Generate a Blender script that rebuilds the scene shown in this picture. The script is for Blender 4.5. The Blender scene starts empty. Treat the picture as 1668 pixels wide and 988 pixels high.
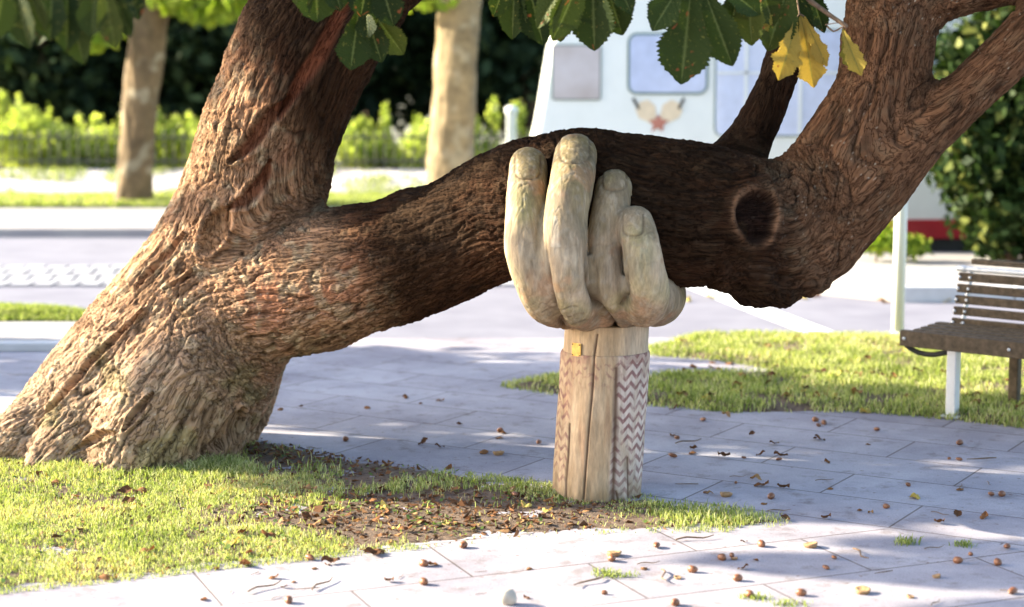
import bpy, math, random
import numpy as np
from mathutils import Vector
R = math.radians
random.seed(7); rng = np.random.default_rng(7)
sc = bpy.context.scene
# ---------------------------------------------------------------- camera, sky, sun, exposure
F, CX, CY, HZ, H = 2900.0, 834.0, 494.0, 128.0, 1.75
PITCH = math.atan((CY-HZ)/F)
cam = bpy.data.cameras.new('camera'); camo = bpy.data.objects.new('camera', cam)
sc.collection.objects.link(camo); sc.camera = camo
camo.location = (0, 0, H); camo.rotation_euler = (math.pi/2-PITCH, 0, 0)
cam.sensor_width = 36; cam.lens = 36*F/1668; cam.clip_end = 1500; cam.clip_start = .05
cam.dof.use_dof = True; cam.dof.focus_distance = 7.45; cam.dof.aperture_fstop = 1.55
SUN_EL, SUN_BACK = 24.0, 12.0        # sun low on the left, a little behind the tree
sx, sy, sz = (-math.cos(R(SUN_EL))*math.cos(R(SUN_BACK)), math.cos(R(SUN_EL))*math.sin(R(SUN_BACK)), math.sin(R(SUN_EL)))
w = bpy.data.worlds.new('World'); sc.world = w; w.use_nodes = True
nt = w.node_tree; bg = nt.nodes['Background']; sky = nt.nodes.new('ShaderNodeTexSky')
sky.sky_type = 'NISHITA'; sky.sun_disc = False; sky.sun_elevation = R(SUN_EL); sky.sun_rotation = math.atan2(sx, sy)
sky.air_density = 1.0; sky.dust_density = 1.6; sky.ozone_density = 1.0
nt.links.new(sky.outputs[0], bg.inputs[0]); bg.inputs[1].default_value = 0.15
sl = bpy.data.lights.new('sun', 'SUN'); so = bpy.data.objects.new('sun', sl); sc.collection.objects.link(so)
sl.energy = 5.0; sl.angle = R(0.45); sl.color = (1, .91, .69)
so.rotation_euler = Vector((sx, sy, sz)).to_track_quat('Z', 'Y').to_euler()
sc.view_settings.view_transform = 'Standard'; sc.view_settings.look = 'None'
sc.view_settings.exposure = 2.28; sc.view_settings.gamma = 1.0
sc.cycles.max_bounces = 6; sc.cycles.diffuse_bounces = 4; sc.cycles.transmission_bounces = 4; sc.cycles.transparent_max_bounces = 4

# ---------------------------------------------------------------- helpers
def W(px, py, D):
    u = (px-CX)/F; v = (CY-py)/F
    y = math.cos(PITCH)+v*math.sin(PITCH); z = -math.sin(PITCH)+v*math.cos(PITCH)
    return Vector((u*D/y, D, H+z*D/y))
def G(px, py, z0=0.0):
    u = (px-CX)/F; v = (CY-py)/F
    y = math.cos(PITCH)+v*math.sin(PITCH); z = -math.sin(PITCH)+v*math.cos(PITCH)
    t = (z0-H)/z
    return Vector((u*t, y*t, z0))
def PXY(co):   # world -> picture coordinates of the reference size (numpy)
    y = co[:, 1]*math.cos(PITCH)-(co[:, 2]-H)*math.sin(PITCH)
    v = (co[:, 1]*math.sin(PITCH)+(co[:, 2]-H)*math.cos(PITCH))/y
    return CX+F*co[:, 0]/y, CY-F*v

_r = np.random.default_rng(3)
_perm = _r.permutation(512); _g = _r.normal(size=(512, 3)); _g /= np.linalg.norm(_g, axis=1)[:, None]
def perlin(p):
    p = np.asarray(p, float); i = np.floor(p).astype(int); f = p-i
    u = f*f*f*(f*(f*6-15)+10)
    out = 0
    for dx in (0, 1):
        for dy in (0, 1):
            for dz in (0, 1):
                h = _perm[(_perm[(_perm[(i[:, 0]+dx) & 511]+i[:, 1]+dy) & 511]+i[:, 2]+dz) & 511]
                d = ((f-(dx, dy, dz))*_g[h]).sum(1)
                wt = (u[:, 0] if dx else 1-u[:, 0])*(u[:, 1] if dy else 1-u[:, 1])*(u[:, 2] if dz else 1-u[:, 2])
                out = out+d*wt
    return out*1.5
def fbm(p, o=3):
    p = np.asarray(p, float); s = 0; a = 1
    for k in range(o):
        s = s+a*perlin(p*2**k+k*17.3); a *= .5
    return s
def sstep(a, b, x):
    t = np.clip((x-a)/(b-a), 0, 1); return t*t*(3-2*t)

def setp(o, label=None, cat=None, group=None, kind=None):
    if label: o['label'] = label
    if cat: o['category'] = cat
    if group: o['group'] = group
    if kind: o['kind'] = kind
    return o
def link(o, parent=None):
    sc.collection.objects.link(o)
    if parent: o.parent = parent
    return o
def empty(name, loc=(0, 0, 0), label=None, cat=None, group=None, rz=0):
    o = bpy.data.objects.new(name, None); o.location = loc; o.rotation_euler = (0, 0, rz); o.empty_display_size = .1
    link(o); return setp(o, label, cat, group)
def mesh_np(name, verts, faces, mat=None, parent=None, smooth=True, attrs=None, loc=None):
    """faces: list of int arrays (n,k)"""
    me = bpy.data.meshes.new(name); verts = np.asarray(verts, np.float32)
    if parent is not None and loc is None:
        verts = verts-np.array(parent.location, np.float32)
    if loc is not None: verts = verts-np.array(loc, np.float32)
    me.vertices.add(len(verts)); me.vertices.foreach_set('co', verts.ravel())
    faces = [np.asarray(f, np.int32) for f in faces if len(f)]
    tot = sum(f.size for f in faces); nf = sum(len(f) for f in faces)
    me.loops.add(tot); me.loops.foreach_set('vertex_index', np.concatenate([f.ravel() for f in faces]))
    st = []; k = 0
    for f in faces:
        st.append(k+np.arange(len(f))*f.shape[1]); k += f.size
    me.polygons.add(nf); me.polygons.foreach_set('loop_start', np.concatenate(st).astype(np.int32))
    me.update(calc_edges=True); me.validate()
    me.polygons.foreach_set('use_smooth', np.full(len(me.polygons), bool(smooth)))
    for an, av in (attrs or {}).items():
        av = np.asarray(av, np.float32)
        if av.ndim == 1: a = me.attributes.new(an, 'FLOAT', 'POINT'); a.data.foreach_set('value', av)
        elif an == 'Col':
            a = me.attributes.new(an, 'FLOAT_COLOR', 'POINT'); a.data.foreach_set('color', np.c_[av, np.ones(len(av))].astype(np.float32).ravel())
        else: a = me.attributes.new(an, 'FLOAT_VECTOR', 'POINT'); a.data.foreach_set('vector', av.ravel())
    if mat: me.materials.append(mat)
    o = bpy.data.objects.new(name, me); link(o, parent)
    if loc is not None: o.location = loc
    return o
def catmull(pts, rad, step):
    pts = [Vector(p) for p in pts]; P = [pts[0]*2-pts[1]]+pts+[pts[-1]*2-pts[-2]]; r = [rad[0]]+list(rad)+[rad[-1]]
    op, orr = [], []
    for i in range(1, len(P)-2):
        n = max(2, int((P[i+1]-P[i]).length/step))
        for k in range(n):
            t = k/n
            a = [P[i-1], P[i], P[i+1], P[i+2]]; q = [r[i-1], r[i], r[i+1], r[i+2]]
            c = (-.5*t**3+t*t-.5*t, 1.5*t**3-2.5*t*t+1, -1.5*t**3+2*t*t+.5*t, .5*t**3-.5*t*t)
            op.append(a[0]*c[0]+a[1]*c[1]+a[2]*c[2]+a[3]*c[3]); orr.append(sum(x*y for x, y in zip(q, c)))
    op.append(pts[-1]); orr.append(rad[-1])
    return op, orr
def tube(pts, rad, sides=20, step=.05, cap=True, flat=1.0, smooth=True):
    if smooth and len(pts) > 2: op, orr = catmull(pts, rad, step)
    else: op, orr = [Vector(p) for p in pts], list(rad)
    # rounded ends
    T0 = (op[1]-op[0]).normalized(); T1 = (op[-1]-op[-2]).normalized()
    if cap:
        a0, r0, a1, r1 = op[0], orr[0], op[-1], orr[-1]
        pre = [(a0-T0*r0*math.sin(t), r0*math.cos(t)) for t in (1.5, 1.2, .8, .4)]
        post = [(a1+T1*r1*math.sin(t), r1*math.cos(t)) for t in (.4, .8, 1.2, 1.5)]
        op = [p for p, _ in pre]+op+[p for p, _ in post]; orr = [r for _, r in pre]+orr+[r for _, r in post]
    n = len(op); vs = []
    T = (op[1]-op[0]).normalized(); ref = Vector((0, 1, 0)) if abs(T.y) < .8 else Vector((1, 0, 0))
    N = (ref-T*ref.dot(T)).normalized()
    for i in range(n):
        T = ((op[min(i+1, n-1)]-op[max(i-1, 0)])).normalized()
        N = (N-T*N.dot(T)).normalized(); B = T.cross(N)
        for k in range(sides):
            a = 2*math.pi*k/sides
            vs.append(op[i]+N*(math.cos(a)*orr[i]*flat)+B*(math.sin(a)*orr[i]))
    fs = []
    i, k = np.meshgrid(np.arange(n-1), np.arange(sides), indexing='ij'); k2 = (k+1) % sides
    fs = np.stack([i*sides+k, i*sides+k2, (i+1)*sides+k2, (i+1)*sides+k], -1).reshape(-1, 4)
    return np.array([tuple(v) for v in vs]), [fs, np.arange(sides)[::-1][None, :], (n-1)*sides+np.arange(sides)[None, :]]
def ball(c, r, n=16):
    m = n*2; vs = []
    for i in range(1, n):
        t = math.pi*i/n
        for k in range(m):
            a = 2*math.pi*k/m
            vs.append((c[0]+r[0]*math.sin(t)*math.cos(a), c[1]+r[1]*math.sin(t)*math.sin(a), c[2]+r[2]*math.cos(t)))
    i, k = np.meshgrid(np.arange(n-2), np.arange(m), indexing='ij'); k2 = (k+1) % m
    fs = np.stack([i*m+k, (i+1)*m+k, (i+1)*m+k2, i*m+k2], -1).reshape(-1, 4)
    return np.array(vs), [fs, np.arange(m)[None, :], ((n-2)*m+np.arange(m)[::-1])[None, :]]
def box(c, s, rot=None):
    v = np.array([(x, y, z) for x in (-.5, .5) for y in (-.5, .5) for z in (-.5, .5)])*np.array(s)
    if rot is not None: v = v@np.array(rot).T
    f = np.array([(0, 1, 3, 2), (4, 6, 7, 5), (0, 4, 5, 1), (2, 3, 7, 6), (0, 2, 6, 4), (1, 5, 7, 3)])
    return v+np.array(c), [f]
def merge(parts):
    V = []; byk = {}; off = 0
    for v, fl in parts:
        V.append(np.asarray(v, float))
        for f in fl:
            f = np.asarray(f)
            if len(f): byk.setdefault(f.shape[1], []).append(f+off)
        off += len(v)
    return np.concatenate(V), [np.concatenate(x) for x in byk.values()]
def bevel(o, wd=.006, seg=2):
    m = o.modifiers.new('bevel', 'BEVEL'); m.width = wd; m.segments = seg; m.limit_method = 'ANGLE'; m.angle_limit = R(35)
    return o
def part(name, parts, mat, parent=None, smooth=False, bv=0, loc=None, label=None):
    v, f = merge(parts); o = mesh_np(name, v, f, mat, parent, smooth, loc=loc)
    if bv: bevel(o, bv)
    if label: o['label'] = label
    return o
def remesh(parts, voxel):
    v, f = merge(parts); tmp = mesh_np('tmp', v, f)
    m = tmp.modifiers.new('r', 'REMESH'); m.mode = 'VOXEL'; m.voxel_size = voxel
    dg = bpy.context.evaluated_depsgraph_get(); ev = tmp.evaluated_get(dg); me = bpy.data.meshes.new_from_object(ev)
    co = np.empty(len(me.vertices)*3, np.float32); me.vertices.foreach_get('co', co); co = co.reshape(-1, 3).astype(float)
    nl = len(me.loops); li = np.empty(nl, np.int32); me.loops.foreach_get('vertex_index', li)
    bpy.data.objects.remove(tmp); bpy.data.meshes.remove(me)
    return co, li.reshape(-1, 4)
def lap(co, q, it, lam=.5):
    e = np.concatenate([q[:, [0, 1]], q[:, [1, 2]], q[:, [2, 3]], q[:, [3, 0]]]); n = len(co)
    deg = np.bincount(e[:, 0], minlength=n)+np.bincount(e[:, 1], minlength=n)
    for _ in range(it):
        s = np.stack([np.bincount(e[:, 0], co[e[:, 1], k], n)+np.bincount(e[:, 1], co[e[:, 0], k], n) for k in range(3)], 1)
        co = co+lam*(s/np.maximum(deg, 1)[:, None]-co)
    return co
def normals(co, q):
    a = np.cross(co[q[:, 2]]-co[q[:, 0]], co[q[:, 3]]-co[q[:, 1]]); n = len(co); N = np.zeros((n, 3))
    for k in range(3):
        N[:, k] = sum(np.bincount(q[:, j], a[:, k], n) for j in range(4))
    return N/np.maximum(np.linalg.norm(N, axis=1), 1e-12)[:, None]

# ---------------------------------------------------------------- materials
def new_mat(name):
    m = bpy.data.materials.new(name); m.use_nodes = True; return m, m.node_tree, m.node_tree.nodes['Principled BSDF']
def noise_node(t, scale, detail=4, vec=None, rough=.55):
    n = t.nodes.new('ShaderNodeTexNoise'); n.inputs['Scale'].default_value = scale; n.inputs['Detail'].default_value = detail
    n.inputs['Roughness'].default_value = rough
    if vec is not None: t.links.new(vec, n.inputs['Vector'])
    return n
def ramp(t, src, stops):
    r = t.nodes.new('ShaderNodeValToRGB'); el = r.color_ramp.elements
    while len(el) < len(stops): el.new(.5)
    for e, (p, c) in zip(el, stops):
        e.position = p; e.color = (*c, 1) if len(c) == 3 else c
    t.links.new(src, r.inputs[0]); return r
def bump(t, b, src, strength=.4, dist=.01, prev=None):
    n = t.nodes.new('ShaderNodeBump'); n.inputs['Strength'].default_value = strength; n.inputs['Distance'].default_value = dist
    t.links.new(src, n.inputs['Height'])
    if prev: t.links.new(prev.outputs[0], n.inputs['Normal'])
    if b: t.links.new(n.outputs[0], b.inputs['Normal'])
    return n
def mat_noise(name, c1, c2, scale=8, rough=.7, bs=.2, metal=0, dist=.005, spec=.5):
    m, t, b = new_mat(name); tc = t.nodes.new('ShaderNodeTexCoord')
    n = noise_node(t, scale, 5, tc.outputs['Object']); r = ramp(t, n.outputs[0], [(.3, c1), (.7, c2)])
    t.links.new(r.outputs[0], b.inputs['Base Color']); b.inputs['Roughness'].default_value = rough
    b.inputs['Metallic'].default_value = metal; b.inputs['Specular IOR Level'].default_value = spec
    if bs: bump(t, b, noise_node(t, scale*6, 4, tc.outputs['Object']).outputs[0], bs, dist)
    return m
def mul(t, a, bcol, fac=1.0, mode='MULTIPLY'):
    mx = t.nodes.new('ShaderNodeMix'); mx.data_type = 'RGBA'; mx.blend_type = mode
    if isinstance(fac, (int, float)): mx.inputs[0].default_value = fac
    else: t.links.new(fac, mx.inputs[0])
    for s, i in ((a, 6), (bcol, 7)):
        if isinstance(s, tuple): mx.inputs[i].default_value = (*s, 1)
        else: t.links.new(s, mx.inputs[i])
    return mx.outputs[2]
def mat_attr(name, scale=60, rough=.85, bs=.5, dist=.01, vec='bk', var=.5, spec=.3):
    """colour from the vertex colour attribute, multiplied by fine procedural grain"""
    m, t, b = new_mat(name)
    a = t.nodes.new('ShaderNodeAttribute'); a.attribute_name = 'Col'
    g = t.nodes.new('ShaderNodeAttribute'); g.attribute_name = vec
    n = noise_node(t, scale, 6, g.outputs['Vector'], .65); n2 = noise_node(t, scale*.27, 4, g.outputs['Vector'])
    r = ramp(t, n.outputs[0], [(.3, (1-var,)*3), (.7, (1+var*.4,)*3)])
    c = mul(t, a.outputs['Color'], r.outputs[0])
    r2 = ramp(t, n2.outputs[0], [(.3, (.75, .75, .75)), (.7, (1.15, 1.12, 1.1))])
    c = mul(t, c, r2.outputs[0])
    t.links.new(c, b.inputs['Base Color']); b.inputs['Roughness'].default_value = rough; b.inputs['Specular IOR Level'].default_value = spec
    bb = bump(t, None, n2.outputs[0], bs, dist*2); bump(t, b, n.outputs[0], bs, dist, bb)
    return m
def mat_leaf(name, stops, trans=.35, rough=.5, tcol=None, spots=False):
    m, t, b = new_mat(name)
    a = t.nodes.new('ShaderNodeAttribute'); a.attribute_name = 'rnd'
    r = ramp(t, a.outputs['Fac'], stops); col = r.outputs[0]
    if spots:
        g = t.nodes.new('ShaderNodeAttribute'); g.attribute_name = 'bk'
        n = noise_node(t, 70, 3, g.outputs['Vector']); rr = ramp(t, n.outputs[0], [(.62, (0, 0, 0)), (.74, (.7, .7, .7))])
        col = mul(t, col, (.17, .15, .035), rr.outputs[0], 'MIX')
        n3 = noise_node(t, 20, 2, g.outputs['Vector']); r3 = ramp(t, n3.outputs[0], [(.66, (0, 0, 0)), (.72, (1, 1, 1))])
        col = mul(t, col, (.16, .05, .02), r3.outputs[0], 'MIX')
        vv = t.nodes.new('ShaderNodeAttribute'); vv.attribute_name = 'vein'
        rv = ramp(t, vv.outputs['Fac'], [(.5, (0, 0, 0)), (1, (.6, .6, .6))])
        col = mul(t, col, (.13, .15, .05), rv.outputs[0], 'MIX')
        bump(t, b, vv.outputs['Fac'], .6, .004)
    t.links.new(col, b.inputs['Base Color']); b.inputs['Roughness'].default_value = rough+.15; b.inputs['Specular IOR Level'].default_value = .08
    tr = t.nodes.new('ShaderNodeBsdfTranslucent'); mx = t.nodes.new('ShaderNodeMixShader'); mx.inputs[0].default_value = trans
    t.links.new(mul(t, col, tcol or (1.3, 1.5, .5)), tr.inputs[0]); t.links.new(b.outputs[0], mx.inputs[1]); t.links.new(tr.outputs[0], mx.inputs[2])
    t.links.new(mx.outputs[0], t.nodes['Material Output'].inputs[0])
    return m
def mat_plain(name, c, rough=.5, metal=0, spec=.5):
    m, t, b = new_mat(name); tc = t.nodes.new('ShaderNodeTexCoord'); n = noise_node(t, 12, 4, tc.outputs['Object'])
    r = ramp(t, n.outputs[0], [(.25, tuple(x*.88 for x in c)), (.75, tuple(min(1, x*1.06) for x in c))])
    t.links.new(r.outputs[0], b.inputs['Base Color']); b.inputs['Roughness'].default_value = rough; b.inputs['Metallic'].default_value = metal
    b.inputs['Specular IOR Level'].default_value = spec
    return m

def mat_paving():
    m, t, b = new_mat('paving'); tc = t.nodes.new('ShaderNodeTexCoord'); L = t.links
    def joints(ang, wx, wy, off):
        mp = t.nodes.new('ShaderNodeMapping'); mp.inputs['Rotation'].default_value = (0, 0, R(-ang)); mp.inputs['Location'].default_value = off
        L.new(tc.outputs['Object'], mp.inputs[0])
        br = t.nodes.new('ShaderNodeTexBrick'); br.offset = .5; br.inputs['Scale'].default_value = 1
        br.inputs['Color1'].default_value = (1, 1, 1, 1); br.inputs['Color2'].default_value = (.87, .86, .87, 1); br.inputs['Mortar'].default_value = (.42, .37, .33, 1)
        br.inputs['Brick Width'].default_value = wx; br.inputs['Row Height'].default_value = wy; br.inputs['Mortar Size'].default_value = .005
        br.inputs['Mortar Smooth'].default_value = .3
        wn = noise_node(t, 9, 2, tc.outputs['Object'])
        L.new(mp.outputs[0], br.inputs[0]); return br
    b1 = joints(22.8, .9, .48, (0, .05, 0)); b2 = joints(-31, .9, .42, (0, .1, 0))
    sp = t.nodes.new('ShaderNodeSeparateXYZ'); L.new(tc.outputs['Object'], sp.inputs[0])
    ma = t.nodes.new('ShaderNodeMath'); ma.operation = 'MULTIPLY_ADD'; ma.inputs[1].default_value = .62; L.new(sp.outputs[0], ma.inputs[0]); L.new(sp.outputs[1], ma.inputs[2])
    gt = t.nodes.new('ShaderNodeMath'); gt.operation = 'GREATER_THAN'; gt.inputs[1].default_value = 7.72; L.new(ma.outputs[0], gt.inputs[0])
    j = mul(t, b1.outputs[0], b2.outputs[0], gt.outputs[0], 'MIX')
    n = noise_node(t, 1.6, 5, tc.outputs['Object']); r = ramp(t, n.outputs[0], [(.3, (.315, .298, .335)), (.7, (.40, .377, .412))])
    n2 = noise_node(t, 140, 3, tc.outputs['Object']); r2 = ramp(t, n2.outputs[0], [(.3, (.82, .82, .82)), (.7, (1.1, 1.1, 1.1))])
    n3 = noise_node(t, 7, 6, tc.outputs['Object'], .7); r3 = ramp(t, n3.outputs[0], [(.34, (.72, .68, .64)), (.46, (1, 1, 1))])
    n4 = noise_node(t, .7, 6, tc.outputs['Object'], .75); r4 = ramp(t, n4.outputs[0], [(.38, (.72, .70, .72)), (.6, (1.08, 1.07, 1.05))])
    n5 = noise_node(t, 32, 2, tc.outputs['Object'], .5); r5 = ramp(t, n5.outputs[0], [(.68, (1, 1, 1)), (.74, (.62, .5, .42))])
    c = mul(t, mul(t, mul(t, mul(t, mul(t, r.outputs[0], j), r2.outputs[0]), r3.outputs[0]), r4.outputs[0]), r5.outputs[0])
    L.new(c, b.inputs['Base Color']); b.inputs['Roughness'].default_value = .85; b.inputs['Specular IOR Level'].default_value = .15
    bb = bump(t, None, n2.outputs[0], .25, .003); bump(t, b, j, .5, .006, bb)
    return m
M = dict(
    paving=mat_paving(),
    ground=mat_noise('ground earth', (.16, .15, .09), (.22, .2, .13), 1.5, .9, .2),
    asphalt=mat_noise('pale worn asphalt', (.155, .15, .185), (.20, .195, .23), 2, .85, .3, spec=.1),
    slab=mat_noise('pale pavement', (.26, .24, .25), (.33, .31, .30), 2, .85, .15, spec=.1),
    kerb=mat_noise('kerb stone', (.42, .41, .42), (.52, .51, .52), 5, .8, .2),
    sett=mat_noise('pale setts', (.20, .195, .22), (.34, .33, .35), 3, .8, .2),
    soil=mat_noise('bare soil', (.085, .05, .033), (.23, .15, .10), 26, .95, 1.0, dist=.03),
    line=mat_noise('road paint', (.72, .72, .70), (.8, .8, .78), 9, .6, .1),
    white=mat_noise('white painted metal', (.66, .68, .65), (.72, .74, .71), 3, .4, .05),
    galv=mat_noise('painted grey metal', (.55, .57, .62), (.65, .67, .72), 14, .4, .1, .2),
    benchwood=mat_noise('weathered bench wood', (.06, .046, .034), (.14, .108, .078), 30, .75, .4, spec=.12),
    black=mat_plain('black rubber', (.02, .02, .02), .6), iron=mat_plain('dark iron', (.05, .045, .04), .5),
    red=mat_plain('deep red paint', (.32, .012, .02), .35),
    glass=mat_plain('pale reflecting glass', (.52, .57, .74), .08, 0, .8), glass2=mat_noise('curtained glass', (.42, .36, .34), (.58, .54, .55), 2.2, .1, 0),  # pale blue base colour holds the sky reflection of the panes
    frame=mat_plain('grey green rubber frame', (.10, .17, .15), .5), cream=mat_plain('cream emblem', (.72, .58, .40), .5),
    rust=mat_plain('red brown emblem', (.45, .17, .12), .5), brass=mat_noise('brass plate', (.48, .26, .05), (.62, .38, .09), 60, .45, .2, .3),
    wall=mat_noise('pale stone wall', (.42, .35, .33), (.66, .60, .57), 6, .9, .6, dist=.02),
    stem=mat_noise('twig bark', (.10, .06, .035), (.2, .12, .07), 40, .8, .4),
    conker=mat_noise('conker brown', (.10, .035, .015), (.26, .10, .04), 40, .45, .2),
    husk=mat_noise('husk', (.22, .11, .05), (.42, .26, .12), 60, .8, .5), stone=mat_noise('pale pebble', (.34, .29, .24), (.45, .4, .34), 30, .8, .3),
    planebark=None,
)
G_ST = [(0, (.10, .13, .035)), (.35, (.25, .28, .09)), (.65, (.44, .43, .22)), (.9, (.60, .52, .34)), (1, (.36, .21, .10))]
M['grass'] = mat_leaf('grass blades', G_ST, .35, .6)
M['weed'] = mat_leaf('weed leaf', [(0, (.06, .11, .03)), (.7, (.16, .21, .06)), (1, (.34, .26, .12))], .3)
M['deadleaf'] = mat_leaf('dead leaves', [(0, (.07, .035, .02)), (.5, (.20, .09, .04)), (.8, (.32, .19, .09)), (1, (.48, .37, .10))], .15, .7, (1.2, 1, .6))
M['chestleaf'] = mat_leaf('chestnut leaf', [(0, (.014, .024, .006)), (.6, (.028, .042, .009)), (1, (.05, .062, .013))], .14, .42, spots=True)
M['yellowleaf'] = mat_leaf('yellowed chestnut leaf', [(0, (.16, .15, .03)), (.5, (.22, .19, .035)), (1, (.40, .24, .06))], .25, .5, (1.2, 1.1, .4), spots=True)
M['canopy'] = mat_leaf('canopy leaf', [(0, (.03, .06, .012)), (1, (.09, .13, .03))], .3)
M['lime'] = mat_leaf('sunlit leaf', [(0, (.14, .21, .03)), (1, (.32, .36, .06))], .5)
M['hedge'] = mat_leaf('hedge leaf', [(0, (.12, .15, .04)), (.45, (.34, .37, .12)), (1, (.60, .58, .28))], .62)
M['dark'] = mat_leaf('dark evergreen leaf', [(0, (.006, .012, .005)), (.9, (.026, .042, .017)), (1, (.10, .13, .05))], .1, .5)
M['holly'] = mat_leaf('holly leaf', [(0, (.008, .020, .006)), (.85, (.03, .05, .012)), (1, (.16, .17, .04))], .12, .35)

# ---------------------------------------------------------------- setting
def sheet(name, pts, z, mat, kind='structure', thick=0):
    n = len(pts); v = [(p[0], p[1], z) for p in pts]; f = [np.arange(n)[None, :]]
    if thick:
        v += [(p[0], p[1], z-thick) for p in pts]
        f.append(np.array([(i, i+n, (i+1) % n+n, (i+1) % n) for i in range(n)]))
    o = mesh_np(name, v, f, mat, smooth=False); o['kind'] = kind
    # make faces point up
    me = o.data
    if me.polygons[0].normal.z < 0: me.flip_normals()
    return o
sheet('ground', [(-400, -60), (400, -60), (400, 900), (-400, 900)], -.012, M['ground'])
sheet('pavement', [(-12, -6), (12, -6), (12, 9.5), (9, 12.0), (-1, 12.0), (-1.5, 11.35), (-12, 11.35)], 0, M['paving'])
sheet('road', [(-30, 11.3), (-1.6, 11.3), (-1.1, 11.96), (30, 11.96), (30, 14.0), (3, 14.0), (0.6, 16.5), (0.6, 16.85), (30, 16.85), (30, 23), (.6, 23), (0.6, 19.8), (-30, 19.8)], -.005, M['asphalt'])
sheet('path', [(-14, 11.55), (-1.9, 11.55), (-1.9, 12.45), (-14, 12.45)], .05, M['slab'], thick=.07)
sheet('far_pavement', [(-30, 19.8), (0.6, 19.8), (0.6, 23.0), (-30, 23.0)], .09, M['slab'], thick=.11)
sheet('raised_pavement', [(0.62, 16.6), (3.05, 14.05), (30, 14.05), (30, 16.8), (0.62, 16.8)], .12, M['slab'], thick=.14)
kb = [box(((i+.5)*.92+3.05, 14.0, .055), (.91, .1, .135)) for i in range(24)]
o = part('kerb', kb, M['kerb'], bv=.01); o['kind'] = 'structure'
kb = [box((-1.9-(i+.5)*.92, 11.48, .02), (.91, .12, .06)) for i in range(13)]
o = part('kerb', kb, M['kerb'], bv=.008); o['kind'] = 'structure'
# band of pale setts across the road
st = []
for r_ in range(6):
    for i in range(70):
        st.append(box((-12+i*.2+(r_ % 2)*.06+(r_*.02), 15.15+r_*.27, .002+random.random()*.006), (.17, .24, .02)))
o = part('sett_paving', st, M['sett'], bv=.006); o['kind'] = 'structure'
a, b_ = G(1205, 492), G(1375, 556); d = (b_-a).normalized(); nn = Vector((-d.y, d.x, 0))*.12
a -= d*3
o = sheet('road_marking', [a-nn, b_-nn, b_+nn, a+nn], -.001, M['line'])

def poly_sd(x, y, poly):
    P = np.array([(p[0], p[1]) for p in poly]); d = np.full(x.shape, 1e9); ins = np.zeros(x.shape, bool); n = len(P)
    for i in range(n):
        a, b = P[i], P[(i+1) % n]; ab = b-a; t = np.clip(((x-a[0])*ab[0]+(y-a[1])*ab[1])/(ab@ab), 0, 1)
        d = np.minimum(d, np.hypot(x-a[0]-t*ab[0], y-a[1]-t*ab[1]))
        c = ((a[1] > y) != (b[1] > y)); ins ^= c & (x < (b[0]-a[0])*(y-a[1])/(b[1]-a[1]+1e-12)+a[0])
    return np.where(ins, d, -d)
def patch(name, poly, step, mat, hgt=.03, rough=.012):
    P = np.array([(p[0], p[1]) for p in poly]); x0, y0 = P.min(0)-.1; x1, y1 = P.max(0)+.1
    xs = np.arange(x0, x1, step); ys = np.arange(y0, y1, step); X, Y = np.meshgrid(xs, ys, indexing='ij')
    sd = poly_sd(X.ravel(), Y.ravel(), poly); p3 = np.c_[X.ravel(), Y.ravel(), np.zeros(X.size)]
    Z = -.006+hgt*sstep(-.02, .14, sd)+rough*(fbm(p3*5, 3)*.8)*sstep(-.02, .1, sd)+.004*fbm(p3*22, 2)*sstep(-.05, .03, sd)
    ny = len(ys); i, k = np.meshgrid(np.arange(len(xs)-1), np.arange(ny-1), indexing='ij'); q = np.stack([i*ny+k, (i+1)*ny+k, (i+1)*ny+k+1, i*ny+k+1], -1).reshape(-1, 4)
    q = q[(sd[q] > -.08).all(1)]
    o = mesh_np(name, np.c_[X.ravel(), Y.ravel(), Z], [q], mat); o['kind'] = 'structure'
    def height(x, y):
        sd = poly_sd(x, y, poly); p = np.c_[x, y, np.zeros(len(x))]
        return -.006+hgt*sstep(-.02, .14, sd)+rough*(fbm(p*5, 3)*.8)*sstep(-.02, .1, sd)
    return o, height
def blades(name, x, y, z, h, wd, mat, lean=.5, rmin=0, rmax=1, label=None, cat='grass', rnd=None):
    n = len(x); a = rng.uniform(0, 2*np.pi, n); la = rng.uniform(0, 2*np.pi, n); ln = h*lean*rng.uniform(.1, 1.3, n)
    dx, dy = np.cos(a)*wd/2, np.sin(a)*wd/2; lx, ly = np.cos(la)*ln, np.sin(la)*ln
    V = np.empty((n, 5, 3))
    V[:, 0] = np.c_[x-dx, y-dy, z-.005]; V[:, 1] = np.c_[x+dx, y+dy, z-.005]
    V[:, 2] = np.c_[x+dx*.8+lx*.35, y+dy*.8+ly*.35, z+h*.6]; V[:, 3] = np.c_[x-dx*.8+lx*.35, y-dy*.8+ly*.35, z+h*.6]
    V[:, 4] = np.c_[x+lx, y+ly, z+h*(1-.35*lean*rng.uniform(0, 1, n))]
    b = np.arange(n)[:, None]*5
    if rnd is None: rnd = rng.uniform(rmin, rmax, n)
    o = mesh_np(name, V.reshape(-1, 3), [b+np.array([0, 1, 2, 3]), b+np.array([3, 2, 4])], mat, attrs={'rnd': np.repeat(rnd, 5)})
    setp(o, label, None, None, 'stuff'); return o
def scatter(poly, n):
    P = np.array([(p[0], p[1]) for p in poly]); lo, hi = P.min(0), P.max(0)
    x = rng.uniform(lo[0], hi[0], n); y = rng.uniform(lo[1], hi[1], n); sd = poly_sd(x, y, poly)
    return x, y, sd
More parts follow.
